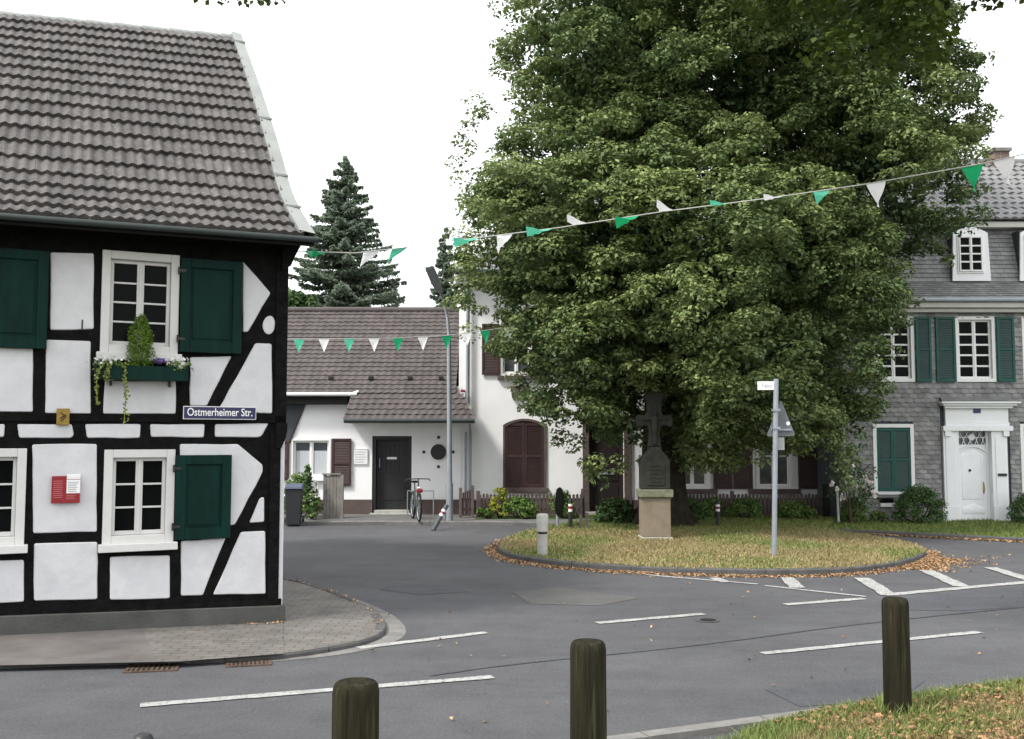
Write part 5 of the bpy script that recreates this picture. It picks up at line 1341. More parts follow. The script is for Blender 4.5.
# street lamp
g = G(449.5, 521, .08); Yl = g.y; o = empty('street_lamp', (g.x, g.y, .08), 0, 'tall grey street lamp with tilted head beside the cottage', 'street lamp')
def LP(px, py, Y=None): p = A(px, py, Y or Yl); return tuple(p - Vector((g.x, g.y, .08)))
q = MB(); q.tube([(0, 0, -.05), (0, 0, .9)], .085, 12); q.tube([(0, 0, .9), LP(449, 335)], [.062, .055], 12); q.build('pole', M_GREYM, o, smooth=True)
q = MB(); q.tube([LP(449, 337), LP(447.5, 318), LP(444, 302), LP(440, 290, Yl - .3)], [.042, .036, .033, .03], 10); q.build('arm', M_GREYM, o, smooth=True)
c0 = Vector(LP(428.5, 266, Yl - 1.25)); c1 = Vector(LP(439.5, 291, Yl - .35)); d = (c1 - c0).normalized(); sx = Vector((1, 0, 0)); sx = (sx - d * sx.dot(d)).normalized(); sn = d.cross(sx)
q = MB(); vs = []
for t, wd, th in ((0, .07, .03), (.08, .115, .05), (.6, .12, .06), (.9, .09, .06), (1, .05, .04)):
    p = c0.lerp(c1, t); vs += [p + sx * wd + sn * th * -.5, p + sx * wd * .8 + sn * th, p - sx * wd * .8 + sn * th, p - sx * wd - sn * th * .5]
fs = [(4 * i + k, 4 * i + (k + 1) % 4, 4 * i + 4 + (k + 1) % 4, 4 * i + 4 + k) for i in range(4) for k in range(4)] + [(3, 2, 1, 0), (16, 17, 18, 19)]
q.add(vs, fs); q.build('lamp_head', M_GREYM, o, bevel=.01)
q = MB(); lo = [c0.lerp(c1, .1) + sx * .09 - sn * .04, c0.lerp(c1, .6) + sx * .09 - sn * .05, c0.lerp(c1, .6) - sx * .09 - sn * .05, c0.lerp(c1, .1) - sx * .09 - sn * .04]
q.add([tuple(p) for p in lo] + [tuple(p - sn * .03) for p in lo], [(0, 1, 2, 3), (7, 6, 5, 4), (0, 4, 5, 1), (1, 5, 6, 2), (2, 6, 7, 3), (3, 7, 4, 0)]); q.build('lens', M_GREYP, o)
q = MB(); q.tube([LP(444.5, 519), LP(444.5, 507)], .03, 8); q.build('service_box', M_GREYM, o)

# sign post on the island
g = G(774, 557, .085); Yp = g.y; o = empty('sign_post', (g.x, g.y, .085), 0, 'grey sign post on the island with street name and triangular sign back', 'sign post')
def SP(px, py, Y=None): p = A(px, py, Y or Yp); return tuple(p - Vector((g.x, g.y, .085)))
q = MB(); q.tube([(0, 0, -.05), SP(776, 379)], .043, 14); q.build('pole', M_GREYM, o, smooth=True)
pts = [SP(x, y, Yp + .09) for x, y in ((766.5, 436.5), (795.5, 436), (781, 399.5))]
q = MB()
def rtri(pts, r): 
    P = [(p[0], p[2]) for p in pts]; return round_poly(P, r, 4)
P = rtri(pts, .05); q.prism(P, -.105, -.09); q.build('warning_sign', M_SIGNB, o)
q = MB()
q.box((pts[0][0] + .08, .05, pts[0][2] + .1), (pts[1][0] - .08, .088, pts[0][2] + .13)); c = SP(776, 410); q.box((c[0] - .06, -.055, c[2] - .02), (c[0] + .06, .07, c[2] + .02)); c = SP(776, 428); q.box((c[0] - .06, -.055, c[2] - .02), (c[0] + .06, .07, c[2] + .02)); q.build('clamp', M_GREYM, o)
c = SP(788, 423.5, Yp + .08); q = MB(); q.tube([(c[0], .088, c[2]), (c[0], .08, c[2])], .035, 10); q.build('sticker', M_EWHITE, o)
a, b = SP(779, 450, Yp + .08), SP(784, 437.5, Yp + .08); q = MB(); q.box((a[0] - .05, .06, a[2]), (b[0] + .0, .08, b[2])); q.build('supplementary_plate', M_GREYP, o)
a, b = SP(757.5, 390), SP(776.5, 381.5); q = MB(); q.box((a[0], -.02, a[2]), (b[0], .0, b[2])); ns = q.build('street_name_plate', M_EWHITE, o, bevel=.003)
tx = text('Talstr.', M_GREYP, .095, ns, ((a[0] + b[0]) / 2, -.0225, (a[2] + b[2]) / 2), (math.pi / 2, 0, 0), extr=.001, xs=.85)

# wayside cross
g = G(655, 538.5, .085); Yx = g.y; s = Yx / 1000; o = empty('wayside_cross', (g.x, g.y, .085), 0, 'old stone wayside cross with crucifix on a sandstone pedestal under the lime', 'stone cross')
def zc_(py): return EYE + ray(655, py).z / ray(655, py).y * Yx - .085
W_ = lambda px: px * s
q = MB(); q.box((-W_(15.5), -.28, -.03), (W_(15.5), .3, .05)); q.build('base_slab', M_LCONC, o, bevel=.015)
q = MB(); q.box((-W_(14), -.25, .05), (W_(14), .27, zc_(498))); q.build('pedestal', M_STONE, o, bevel=.012)
q = MB(); z0_, z1_ = zc_(498), zc_(489)
q.box((-W_(16.5), -.3, z0_ + .03), (W_(16.5), .32, z1_)); q.box((-W_(15), -.27, z0_ + .001), (W_(15), .29, z0_ + .03)); q.build('cap_slab', M_LSTONE, o, bevel=.03, seg=3)
zz = [zc_(489), zc_(461), zc_(456), zc_(452), zc_(450), zc_(447)]
q = MB(); w = W_(14.3)
P = [(-w, zz[0]), (w, zz[0]), (w, zz[1]), (w * .82, zz[2]), (w * .45, zz[3] + .03), (w * .40, zz[5]), (-w * .40, zz[5]), (-w * .45, zz[3] + .03), (-w * .82, zz[2]), (-w, zz[1])]
q.prism(P, -.2, .2); q.build('inscription_block', M_DSTONE, o, bevel=.02)
q = MB(); P = [(-w * .62, zz[0] + .08), (w * .62, zz[0] + .08), (w * .62, zz[1] - .08)] + [(w * .62 * math.cos(t * math.pi / 8), zz[1] - .08 + .14 * math.sin(t * math.pi / 8)) for t in range(1, 8)] + [(-w * .62, zz[1] - .08)]
q.prism(P, .2, .215); ip = q.build('relief_panel', M_DSTONE, o, bevel=.01)
q = MB(); rr = random.Random(4)
for k in range(5):
    z = zz[0] + .14 + k * .08; x = -w * .42
    while x < w * .4: l = rr.uniform(.03, .07); q.box((x, -.225, z), (x + l, -.2152, z + .035)); x += l + .02
q.build('inscription', M_DSTONE, ip)
q = MB()
P = []
for (hw, y) in ((6.0, 447), (5.2, 441), (4.6, 432), (5.2, 427), (7.5, 425.5), (16.5, 427.5), (18.5, 424), (18.5, 418), (16.5, 414.5), (8, 415.5), (6.2, 412), (6.6, 401), (9, 398), (8, 394), (4, 391.5)):
    P.append((W_(hw * (1.15 if hw < 10 else 1.0)), zc_(y)))
P = P + [(-a, b) for a, b in reversed(P)]
q.prism(P, -.1, .1); q.build('cross', M_DSTONE, o, bevel=.03, seg=3)
# figure on the cross (weathered relief)
q = MB(); T0, T1 = zc_(444), zc_(411)
fg = MB()
fg.tube([(0, -.12, zc_(444)), (.015, -.13, zc_(437)), (-.01, -.15, zc_(431)), (0, -.15, zc_(426)), (0, -.14, zc_(420)), (0, -.13, zc_(416))], [.035, .05, .055, .06, .075, .04], 10)
fg.tube([(-W_(13), -.11, zc_(419.5)), (-.1, -.12, zc_(419)), (0, -.13, zc_(418)), (.1, -.12, zc_(419)), (W_(13), -.11, zc_(419.5))], [.018, .026, .045, .026, .018], 8)
fg.tube([(0, -.13, zc_(416)), (.01, -.15, zc_(414.2)), (.01, -.15, zc_(412.4)), (.01, -.14, zc_(411))], [.025, .045, .045, .02], 10)
fo = fg.build('carved_figure', M_DSTONE, o, smooth=True)

# wheelie bin
g = G(293.5, 526, .0); s = g.y / 1000
o = empty('wheelie_bin', (g.x, g.y, .0), R(8), 'dark grey wheelie bin with blue grey lid at the cottage pavement', 'bin'); hh = 38 * s
q = MB(); a, b = .165, .20
vs = [(-a, -a, .03), (a, -a, .03), (a, a * 1.1, .03), (-a, a * 1.1, .03), (-b, -b * 1.1, hh - .04), (b, -b * 1.1, hh - .04), (b, b * 1.2, hh), (-b, b * 1.2, hh)]
q.add(vs, [(3, 2, 1, 0), (4, 5, 6, 7), (0, 1, 5, 4), (1, 2, 6, 5), (2, 3, 7, 6), (3, 0, 4, 7)]); q.build('body', M_BIN, o, bevel=.02)
q = MB(); q.add([(-b - .02, -b * 1.25, hh - .03), (b + .02, -b * 1.25, hh - .03), (b + .02, b * 1.25, hh + .005), (-b - .02, b * 1.25, hh + .005), (-b, -b * 1.1, hh + .04), (b, -b * 1.1, hh + .04), (b, b * 1.1, hh + .09), (-b, b * 1.1, hh + .09)],
                [(3, 2, 1, 0), (4, 5, 6, 7), (0, 1, 5, 4), (1, 2, 6, 5), (2, 3, 7, 6), (3, 0, 4, 7)]); q.build('lid', M_BINL, o, bevel=.015)
for sx in (-1, 1):
    q = MB(); q.tube([(sx * .18, .2, .09), (sx * .23, .2, .09)], .09, 14); q.build('wheel', M_RUBBER, o)
q = MB(); q.tube([(-.17, b * 1.25 + .04, hh - .03), (.17, b * 1.25 + .04, hh - .03)], .018, 8); q.build('handle', M_BIN, o)

# bicycle, seen from the front
g = G(419, 521.5, .08); s = g.y / 1000; o = empty('bicycle', (g.x, g.y, .08), R(-76), 'dark bicycle with red front bag parked front-on at the cottage wall', 'bicycle')
def wheel(x):
    q = MB(); c = (x, 0, .33); pts = [(c[0] + .315 * math.cos(t * math.pi / 14), 0, c[2] + .315 * math.sin(t * math.pi / 14)) for t in range(29)]; q.tube(pts, .024, 8, cap=False); w_ = q.build('wheel', M_RUBBER, o, smooth=True)
    q = MB(); pts = [(c[0] + .285 * math.cos(t * math.pi / 14), 0, c[2] + .285 * math.sin(t * math.pi / 14)) for t in range(29)]; q.tube(pts, .012, 6, cap=False)
    for k in range(12):
        t = k * math.pi / 6; q.tube([(c[0], .02 * (-1) ** k, c[2]), (c[0] + .28 * math.cos(t), 0, c[2] + .28 * math.sin(t))], .003, 4)
    q.tube([(c[0], -.05, c[2]), (c[0], .05, c[2])], .018, 8); q.build('rim', M_GREYM, w_)
wheel(.0); wheel(-1.03)
q = MB(); hd, st_, bb = Vector((-.12, 0, .78)), Vector((-.72, 0, .78)), Vector((-.62, 0, .30))
for a_, b_ in ((hd, st_ - Vector((0, 0, .1))), (hd - Vector((-.03, 0, .12)), bb), (st_, bb), (bb, Vector((-1.03, .0, .33))), (st_ - Vector((0, 0, .08)), Vector((-1.03, 0, .33)))): q.tube([tuple(a_), tuple(b_)], .018, 8)
for sy in (-.05, .05): q.tube([(-.12, sy * .6, .72), (-.06, sy, .6), (0, sy, .33)], .015, 6)
q.tube([(-.14, 0, .66), (-.12, 0, .82)], .025, 8); q.build('frame', M_DGREY, o, smooth=True)
q = MB(); q.tube([(-.12, 0, .8), (-.15, 0, 1.02)], .014, 8); q.tube([(-.24, -.3, .97), (-.16, -.27, 1.01), (-.14, 0, 1.02), (-.16, .27, 1.01), (-.24, .3, .97)], .014, 8); q.build('handlebar', M_DARKM, o, smooth=True)
q = MB(); q.box((-.86, -.07, .9), (-.6, .07, .95)); q.tube([(-.73, 0, .78), (-.73, 0, .9)], .014, 8); q.build('saddle', M_RUBBER, o, bevel=.02)
q = MB(); q.lathe([(.02, -.03), (.05, .0), (.05, .02), (.01, .03)], 10, (-.02, 0, .80)); q.build('lamp', M_EWHITE, o)
q = MB(); q.box((.0, -.07, .70), (.14, .07, .78)); q.build('front_bag', M_RED, o, bevel=.02)
# low rail behind the bicycle
o = empty('hand_rail', (A(412, 500, 26.3).x, 26.3, .08), 0, 'thin grey metal rail beside the cottage doorstep', 'rail')
q = MB()
for px in (407.5, 414.5, 433.5): x = A(px, 500, 26.3).x - A(412, 500, 26.3).x; q.tube([(x, 0, 0), (x, 0, .63)], .014, 6)
x0 = A(407.5, 500, 26.3).x - A(412, 500, 26.3).x; x1 = A(433.5, 500, 26.3).x - A(412, 500, 26.3).x
q.tube([(x0, 0, .63), (x1, 0, .63)], .014, 6); q.build('rail', M_GREYM, o)

# ================================================================== BUNTING
def bunting(pathpx, flags, label, sizes):
    """pathpx: (px,py,Y) of the line"""
    P = [A(*p) for p in pathpx]; o = empty('bunting_string', tuple(P[0]), 0, label, 'bunting'); B = P[0]
    q = MB(); xs = [p[0] for p in pathpx]
    def at(px):
        for i in range(len(pathpx) - 1):
            if pathpx[i][0] <= px <= pathpx[i + 1][0]:
                t = (px - xs[i]) / (xs[i + 1] - xs[i]); y = pathpx[i][1] * (1 - t) + pathpx[i + 1][1] * t; Y = pathpx[i][2] * (1 - t) + pathpx[i + 1][2] * t; return A(px, y, Y)
    q.tube([tuple(p - B) for p in P], .006 if sizes[0] > 1 else .007, 5); q.build('cord', M_STRING, o)
    for (px, w, col, sw_, yaw, fold) in flags:
        c = at(px) - B; m = {'g': M_FLAGG, 'l': M_FLAGL, 'w': M_FLAGW}[col]
        # w: real width; sw_: swing of the tip from straight down (degrees, about the cord), yaw: sideways drift
        h = w * sizes[1]; dirx = (at(min(px + 3, xs[-1])) - at(max(px - 3, xs[0]))).normalized()
        dn = Vector((math.sin(R(yaw)), -math.sin(R(sw_)) * .9, -math.cos(R(sw_)) * math.cos(R(yaw)))).normalized()
        nrm = dirx.cross(dn).normalized(); q = MB(); n = 5; rows = []
        for i in range(n + 1):
            t = i / n; ww = w * (1 - t) / 2
            for jx in (-1, -.33, .33, 1):
                p = c + dirx * ww * jx + dn * h * t + nrm * (math.sin(t * 3 + jx * 1.6) * fold * .06 * min(1, t * 2 + .0)); rows.append(tuple(p))
        fs = [(i * 4 + k, i * 4 + k + 1, (i + 1) * 4 + k + 1, (i + 1) * 4 + k) for i in range(n) for k in range(3)]
        q.add(rows, fs); pn = q.build('pennant', m, o, smooth=True); pn['label'] = {'g': 'green pennant', 'l': 'pale green pennant', 'w': 'white pennant'}[col]
up_path = [(289, 251, 11.9), (355, 253, 12.2), (400, 248, 12.4), (460, 240, 12.4), (560, 227.5, 12.2), (660, 212, 11.8), (770, 198, 11.2), (870, 183.5, 10.5), (980, 164, 9.7), (1060, 146, 9.1), (1200, 108, 8)]
bunting(up_path, [(315, .26, 'g', 76, 5, 1), (372, .22, 'w', 25, -28, 1.2), (400, .2, 'l', 12, -38, 1), (470, .24, 'l', 62, -45, 1), (505, .2, 'w', 20, -22, 1.3), (543, .25, 'l', 66, -50, 1),
                  (582, .24, 'w', 99, -50, .8), (630, .24, 'g', 52, -45, 1.2), (668, .22, 'w', 103, -42, .8), (722, .22, 'l', 78, -50, .5), (774, .22, 'w', 74, -45, .6), (822, .19, 'l', 40, -28, 1),
                  (876, .215, 'w', 4, 2, .6), (972, .215, 'g', 4, 2, .6), (1004, .21, 'w', 6, 5, .9), (1050, .2, 'g', 5, 0, 1)],
        'green and white pennant string stretched across the square from the timber house eave', (2, 1.25))
lo_path = [(278, 339, 21), (299, 339, 21), (398, 338, 21.2), (447, 335.5, 21.4), (510, 327, 21.6), (560, 317, 21.8)]
bunting(lo_path, [(299, .235, 'l', 3, 0, .4), (324, .235, 'w', 4, 2, .4), (349, .235, 'l', 3, 1, .4), (374, .235, 'w', 2, 2, .5), (398, .235, 'g', 3, 0, .4), (423, .235, 'w', 4, 1, .4), (447, .235, 'g', 3, -1, .4), (485.5, .235, 'g', 8, 3, .4), (509, .235, 'w', 3, 0, .4), (532, .235, 'g', 10, 3, .4), (467, .235, 'w', 20, 3, .4)],
        'lower green and white pennant string running level into the lime tree before the cottage roof', (1, 1.25))

# ================================================================== TREES
def px_ell(cx, cy, rx, ry, Y, rY):
    c = A(cx, cy, Y); s = Y / 1000; return np.array(c), np.array([rx * s, rY, ry * s])
def crown(ells, nclump, per, crange, size, tone_fn=None, floorY=None, backY=None, keep=.86, seed=1):
    global rng
    rng = np.random.default_rng(seed)
    C_ = np.array([e[0] for e in ells]); R_ = np.array([e[1] for e in ells]); area = R_[:, 0] * R_[:, 2] + R_[:, 0] * R_[:, 1]; pr = area / area.sum()
    k = rng.choice(len(ells), nclump * 3, p=pr); d = unit(len(k)); rr = rng.uniform(.78, 1.06, len(k))
    p = C_[k] + d * R_[k] * rr[:, None]
    ok = np.ones(len(p), bool)
    for j in range(len(ells)):
        q = np.sum(((p - C_[j]) / R_[j]) ** 2, 1); ok &= (q > keep ** 2) | (k == j)
    if backY: ok &= p[:, 1] < backY
    if floorY is not None: ok &= p[:, 2] > floorY
    return p[ok][:nclump]

# --- big lime
g = G(668, 527.5, .085); base = Vector((g.x, 23.3, .085)); o = empty('lime_tree', tuple(base), 0, 'huge bushy lime tree with low hanging crown on the lawn island', 'tree')
ells = [px_ell(*e) for e in [(735, 60, 205, 170, 22.6, 3.6), (725, -110, 165, 130, 22.8, 3.3), (600, 60, 92, 120, 22, 2.8), (600, 228, 124, 118, 21.9, 3.2), (838, 180, 112, 110, 22.6, 3.0), (880, 110, 80, 100, 22.8, 2.4),
                             (690, 270, 150, 135, 21.4, 3.4), (800, 295, 84, 100, 22.2, 3.0), (600, 350, 88, 88, 21.7, 2.6), (720, 375, 95, 80, 21.0, 2.4), (775, 385, 72, 72, 21.8, 2.4), (520, 245, 58, 80, 22, 1.8), (620, 405, 60, 58, 21.9, 2.0), (840, 400, 30, 55, 22.3, 1.0),
                             (556, 60, 42, 90, 22, 1.6), (898, 225, 44, 62, 22.4, 1.6), (700, 420, 70, 45, 21.9, 1.6), (945, 135, 34, 30, 22.4, 1.0), (535, 330, 36, 60, 22, 1.4)]]
rng = np.random.default_rng(5)
# boughs: rounded masses over the crown, each made of drooping sprays, with dark hollows between them
shr = [(e[0], np.maximum(e[1] - np.array([.72, .3, .55]), .2)) for e in ells]
bo = np.concatenate([crown(shr, 1300, 0, 0, 0, backY=26.0, floorY=1.9, seed=5, keep=.9), crown([(e[0], e[1] * .68) for e in shr[:12]], 260, 0, 0, 0, backY=26.0, floorY=2.4, seed=6, keep=.8)]); keepb = []
for c_ in bo:
    if all(np.linalg.norm((c_ - k_) * np.array([1, .8, 1.25])) > 1.0 for k_ in keepb): keepb.append(c_)
bo = np.array(keepb); br_ = rng.uniform(.72, 1.3, len(bo)); bt = rng.random(len(bo))
cen_ = np.array(A(715, 200, 23)); nb_ = 26
bi = np.repeat(np.arange(len(bo)), nb_); d = unit(len(bi)); outw = (bo - cen_) / np.linalg.norm(bo - cen_, axis=1, keepdims=True)
d = d + outw[bi] * .55 + np.array([0, 0, .38]); d /= np.linalg.norm(d, axis=1, keepdims=True)
cc = bo[bi] + d * (br_[bi] * rng.uniform(.72, 1.05, len(bi)))[:, None] * np.array([1, 1, .78])
ok = (cc[:, 1] < 26.2) & (cc[:, 2] > 1.35); cc = cc[ok]; bi = bi[ok]
cr = rng.uniform(.22, .44, len(cc)); per = 98
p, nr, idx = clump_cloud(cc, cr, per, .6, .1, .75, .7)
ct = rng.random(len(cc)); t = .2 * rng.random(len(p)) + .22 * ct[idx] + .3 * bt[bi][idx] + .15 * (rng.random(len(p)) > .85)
hz = (p[:, 2] - cc[idx, 2]) / (cr[idx] * .6); t += .42 * (hz > .4) * rng.random(len(p))  # upper leaves of each spray toned lighter, a painted highlight
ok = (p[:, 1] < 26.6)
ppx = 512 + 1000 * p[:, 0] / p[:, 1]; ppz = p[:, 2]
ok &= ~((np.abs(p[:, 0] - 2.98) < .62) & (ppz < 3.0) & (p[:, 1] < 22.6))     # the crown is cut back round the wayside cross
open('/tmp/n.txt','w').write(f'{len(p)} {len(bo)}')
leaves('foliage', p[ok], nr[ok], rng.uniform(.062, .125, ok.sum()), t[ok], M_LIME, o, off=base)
# inner foliage that closes the crown
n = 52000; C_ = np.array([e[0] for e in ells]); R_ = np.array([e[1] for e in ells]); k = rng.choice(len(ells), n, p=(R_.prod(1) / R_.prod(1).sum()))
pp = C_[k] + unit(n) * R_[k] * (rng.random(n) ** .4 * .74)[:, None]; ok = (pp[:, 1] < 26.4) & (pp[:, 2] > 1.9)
leaves('inner_foliage', pp[ok], unit(ok.sum()), rng.uniform(.10, .19, ok.sum()), rng.random(ok.sum()) * .35, M_LIME, o, off=base)  # inner leaves toned darker; the crown's inner shade is in their colour
# hanging outer twigs
tw = []; 
hang = [(573, 455), (560, 440), (545, 425), (600, 470), (620, 472), (585, 468), (640, 462), (700, 450), (715, 446), (735, 455), (752, 440), (780, 450), (803, 445), (825, 455), (845, 462), (852, 440), (860, 420), (700, 448), (680, 440), (548, 405), (522, 385), (500, 355), (870, 395), (665, 440), (650, 455), (595, 478), (840, 475), (850, 485), (722, 450), (768, 455)]
for (x, y) in hang:
    for q_ in range(2): tw.append(np.array(A(x + rnd.uniform(-8, 8), y + rnd.uniform(-12, 5), 21.6 + rnd.uniform(-.9, 1.6))))
for (x, y) in [(480, 118), (468, 128), (460, 142), (455, 165), (462, 182), (475, 105), (485, 112), (470, 150), (500, 8), (515, 3), (985, 120), (975, 128), (992, 118), (960, 140), (965, 165), (958, 95), (950, 60), (938, 8), (455, 255), (460, 290), (463, 300), (470, 335), (968, 185), (955, 215), (948, 262)]:
    tw.append(np.array(A(x, y, 22 + rnd.uniform(-.4, .4))))
tw = np.array(tw); p, nr, idx = clump_cloud(tw, rng.uniform(.16, .34, len(tw)), 55, 1.0, .1, .6, .7)
ok = ~((np.abs(p[:, 0] - 2.98) < .5) & (p[:, 2] < 3.0) & (p[:, 1] < 22.6)); p, nr, idx = p[ok], nr[ok], idx[ok]
leaves('hanging_foliage', p, nr, rng.uniform(.07, .13, len(p)), .45 * rng.random(len(p)) + .45 * rng.random(len(tw))[idx], M_LIME, o, off=base)
# trunk and limbs
q = MB()
q.tube([(0, 0, -.1), (.02, 0, .2), (.03, 0, .8), (.0, .02, 1.8), (.05, 0, 3.2), (.1, 0, 5.5), (.15, -.1, 8.2), (.2, -.2, 11)], [.78, .62, .52, .47, .42, .32, .2, .08], 18)
for k in range(9): a = k * .7; q.tube([(.3 * math.cos(a), .3 * math.sin(a), .6), (.62 * math.cos(a), .62 * math.sin(a), .12), (.85 * math.cos(a), .85 * math.sin(a), -.06)], [.16, .13, .05], 8)
q.build('trunk', M_BARK, o, smooth=True)
q = MB(); rr = random.Random(3)
for e in ells[:18]:
    c = Vector(e[0]) - base; z0_ = min(max(1.9, c.z * .55), 8); s_ = Vector((.05, 0, z0_)); m1 = s_.lerp(c, .5) + Vector((rr.uniform(-.3, .3), rr.uniform(-.3, .3), .35))
    q.tube([tuple(s_), tuple(m1), tuple(c)], [.17, .11, .05], 8)
    for _ in range(6):
        d = Vector((rr.uniform(-1, 1) * e[1][0], rr.uniform(-1, 1) * e[1][1], rr.uniform(-.6, .9) * e[1][2])) * .75; q.tube([tuple(m1.lerp(c, rr.random())), tuple(c + d * .5 + Vector((0, 0, .15))), tuple(c + d)], [.045, .028, .012], 5)
q.build('limbs', M_BARK, o, smooth=True)

# --- spruces
def spruce(px, ptop, Y, wpx, name, label, seed, dens=1., crop=None):
    global rng
    rng = np.random.default_rng(seed); rr = random.Random(seed)
    b = A(px, ptop, Y); H = b.z; base = Vector((b.x, Y, 0)); o = empty(name, tuple(base), 0, label, 'tree', 'spruces behind the cottage roof')
    Rb = wpx * Y / 1000; P = []; Nn = []; Tn = []; br = MB(); z = H - .1; z_bot = 2.0
    wh = 0
    while z > z_bot:
        f = (H - z) / (H - A(px, 305, Y).z); Rl = Rb * min(1.15, f ** .78) + .08
        nb = int((6 + 7 * min(1, f)) * dens)
        for k in range(nb):
            a = rr.uniform(0, 6.283); L = Rl * rr.uniform(.72, 1.12); droop = rr.uniform(.02, .22); zz_ = z + rr.uniform(-.12, .12)
            tip = Vector((math.cos(a) * L, math.sin(a) * L, -droop * L + .12 * L)); mid = Vector((math.cos(a) * L * .5, math.sin(a) * L * .5, -droop * L * .8))
            c0 = Vector((0, 0, zz_))
            if k % 2 == 0: br.tube([tuple(c0), tuple(c0 + mid), tuple(c0 + tip)], [.03, .018, .006], 4, cap=False)
            n = int(34 + L * 105); t = rng.random(n) ** .75; side = rng.normal(size=n) * .20 * (1.1 - t) * min(L, 1.6)
            A0 = np.array(c0); M_ = np.array(mid); T_ = np.array(tip)
            pt = A0 + (2 * t * (1 - t))[:, None] * (M_) + (t ** 2)[:, None] * T_ + (2 * t * (1 - t))[:, None] * 0
            pt += np.outer(side, [-math.sin(a), math.cos(a), 0]); pt[:, 2] -= np.abs(rng.normal(size=n)) * .07 + np.abs(side) * .22
            P.append(pt); Nn.append(np.tile([math.cos(a) * .3, math.sin(a) * .3, .8], (n, 1)) + rng.normal(size=(n, 3)) * .4); Tn.append(rng.random(n) * .6 + .4 * rr.random())
        z -= .24 + .10 * min(1, f)
    P = np.concatenate(P); leaves('foliage', P, np.concatenate(Nn), rng.uniform(.12, .26, len(P)), np.concatenate(Tn), M_SPRUCE, o, aspect=.5)
    br.tube([(0, 0, 0), (0, 0, H * .5), (0, 0, H)], [.26, .15, .02], 8); br.build('trunk', M_BARK2, o)
    return len(P)
spruce(345, 157, 42, 64, 'spruce_tree', 'tall broad spruce rising behind the cottage roof', 21)
spruce(445, 229, 46, 17, 'spruce_tree', 'slim small spruce beside the street lamp head', 22, .8)
# leafy trees far behind the cottage
for (px, py, rx, ry, Y, lab, sd) in [(288, 326, 30, 30, 40, 'dark green round tree behind the cottage ridge left of the spruce', 31), (215, 320, 70, 70, 46, 'leafy tree hidden behind the timber house', 32)]:
    e = px_ell(px, py, rx, ry, Y, rx * Y / 1000); base = Vector((e[0][0], Y, 0)); o = empty('leafy_tree', tuple(base), 0, lab, 'tree', 'leafy trees behind the houses')
    cc = crown([e], 120, 0, 0, 0, seed=sd); p, nr, idx = clump_cloud(cc, rng.uniform(.3, .6, len(cc)), 90, .7, .12, .7, .7)
    leaves('foliage', p, nr, rng.uniform(.12, .22, len(p)), rng.random(len(p)) * .6, M_BUSHD, o, off=base)
    q = MB(); q.tube([(0, 0, 0), (0, 0, e[0][2])], [.2, .1], 8); q.build('trunk', M_BARK2, o)

# --- tree whose branches hang into the top of the picture
base = Vector((7.4, 6.2, .0)); o = empty('lime_tree', tuple(base), 0, 'dark leafy branch of a nearer tree hanging in at the top right', 'tree')
e2 = [px_ell(*e) for e in [(848, 22, 62, 40, 8.6, .7), (905, 45, 34, 34, 8.6, .5), (790, -15, 48, 32, 8.8, .6), (880, -60, 120, 60, 8.6, 1.4), (1010, -110, 120, 80, 8.2, 1.6), (700, -90, 120, 50, 8.9, 1.0)]]
cc = crown(e2, 330, 0, 0, 0, seed=8, keep=.5); k = np.ones(len(cc), bool)
p, nr, idx = clump_cloud(cc, rng.uniform(.12, .26, len(cc)), 34, .8, .1, .8, .6)
leaves('foliage', p, nr, rng.uniform(.06, .10, len(p)), rng.random(len(p)) * .6 + .3 * rng.random(len(cc))[idx], M_LIMEN, o, off=base, aspect=.8)
# a twig reaching left over the road
tw = np.array([np.array(A(x, y, 8.8)) for x, y in [(203, -2), (216, 0), (232, -1), (246, 1), (262, 1), (276, 2), (196, -3), (232, -10), (210, -16), (300, -14), (330, -22), (370, -30)]])
p, nr, idx = clump_cloud(tw, np.full(len(tw), .075), 12, .9, .07, .6, .6); leaves('twig_leaves', p, nr, rng.uniform(.045, .07, len(p)), rng.random(len(p)) * .5, M_LIMEN, o, off=base, aspect=.8)
q = MB(); q.tube([(0, 0, -.1), (0, 0, 2.5), (-.2, .2, 5), (-.4, .5, 7.5)], [.42, .34, .28, .18], 14)
L2 = lambda px, py, Y: tuple(A(px, py, Y) - base)
q.tube([(-.2, .2, 4.6), L2(1010, -110, 8.2), L2(880, -60, 8.6), L2(848, 0, 8.6)], [.16, .09, .05, .015], 8)
q.tube([L2(960, -95, 8.4), L2(700, -90, 8.9), L2(420, -40, 8.9), L2(200, -12, 8.8)], [.07, .045, .02, .004], 6)
q.build('trunk', M_BARK, o, smooth=True)

# ================================================================== BUSHES AND FLOWERS
def at_ground(px, py, z=.085): g = G(px, py, z); return (g.x, g.y, z)
def B(px, pbase, wpx, hpx, label, m, n, size=.07, name='bush', zz=.085, Y=None, ry=None, clump=.14, group=None):
    g = G(px, pbase, zz); g = Vector((ray(px, pbase).x / ray(px, pbase).y * (Y or g.y), Y or g.y, zz)); s = g.y / 1000
    return bush(tuple(g), wpx / 2 * s * .9, (ry or wpx / 2 * s * .8), hpx * s * 1.0, name, label, m, n, size, 'bush', group, clump=clump)
B(919, 527, 66, 41, 'rounded clipped dark green bush left of the white portal', M_BUSHD, 6500, .055, 'clipped_bush', Y=24.2, ry=.5, clump=.13, group='clipped bushes at the slate house', zz=.03)
B(1032, 527, 54, 35, 'rounded clipped green bush right of the white portal at the picture edge', M_BUSHD, 4600, .055, 'clipped_bush', Y=24.2, ry=.5, clump=.13, group='clipped bushes at the slate house', zz=.03)
B(616, 526, 48, 27, 'dark green shrub at the foot of the lime trunk', M_BUSHD, 3000, .08, Y=23.6)
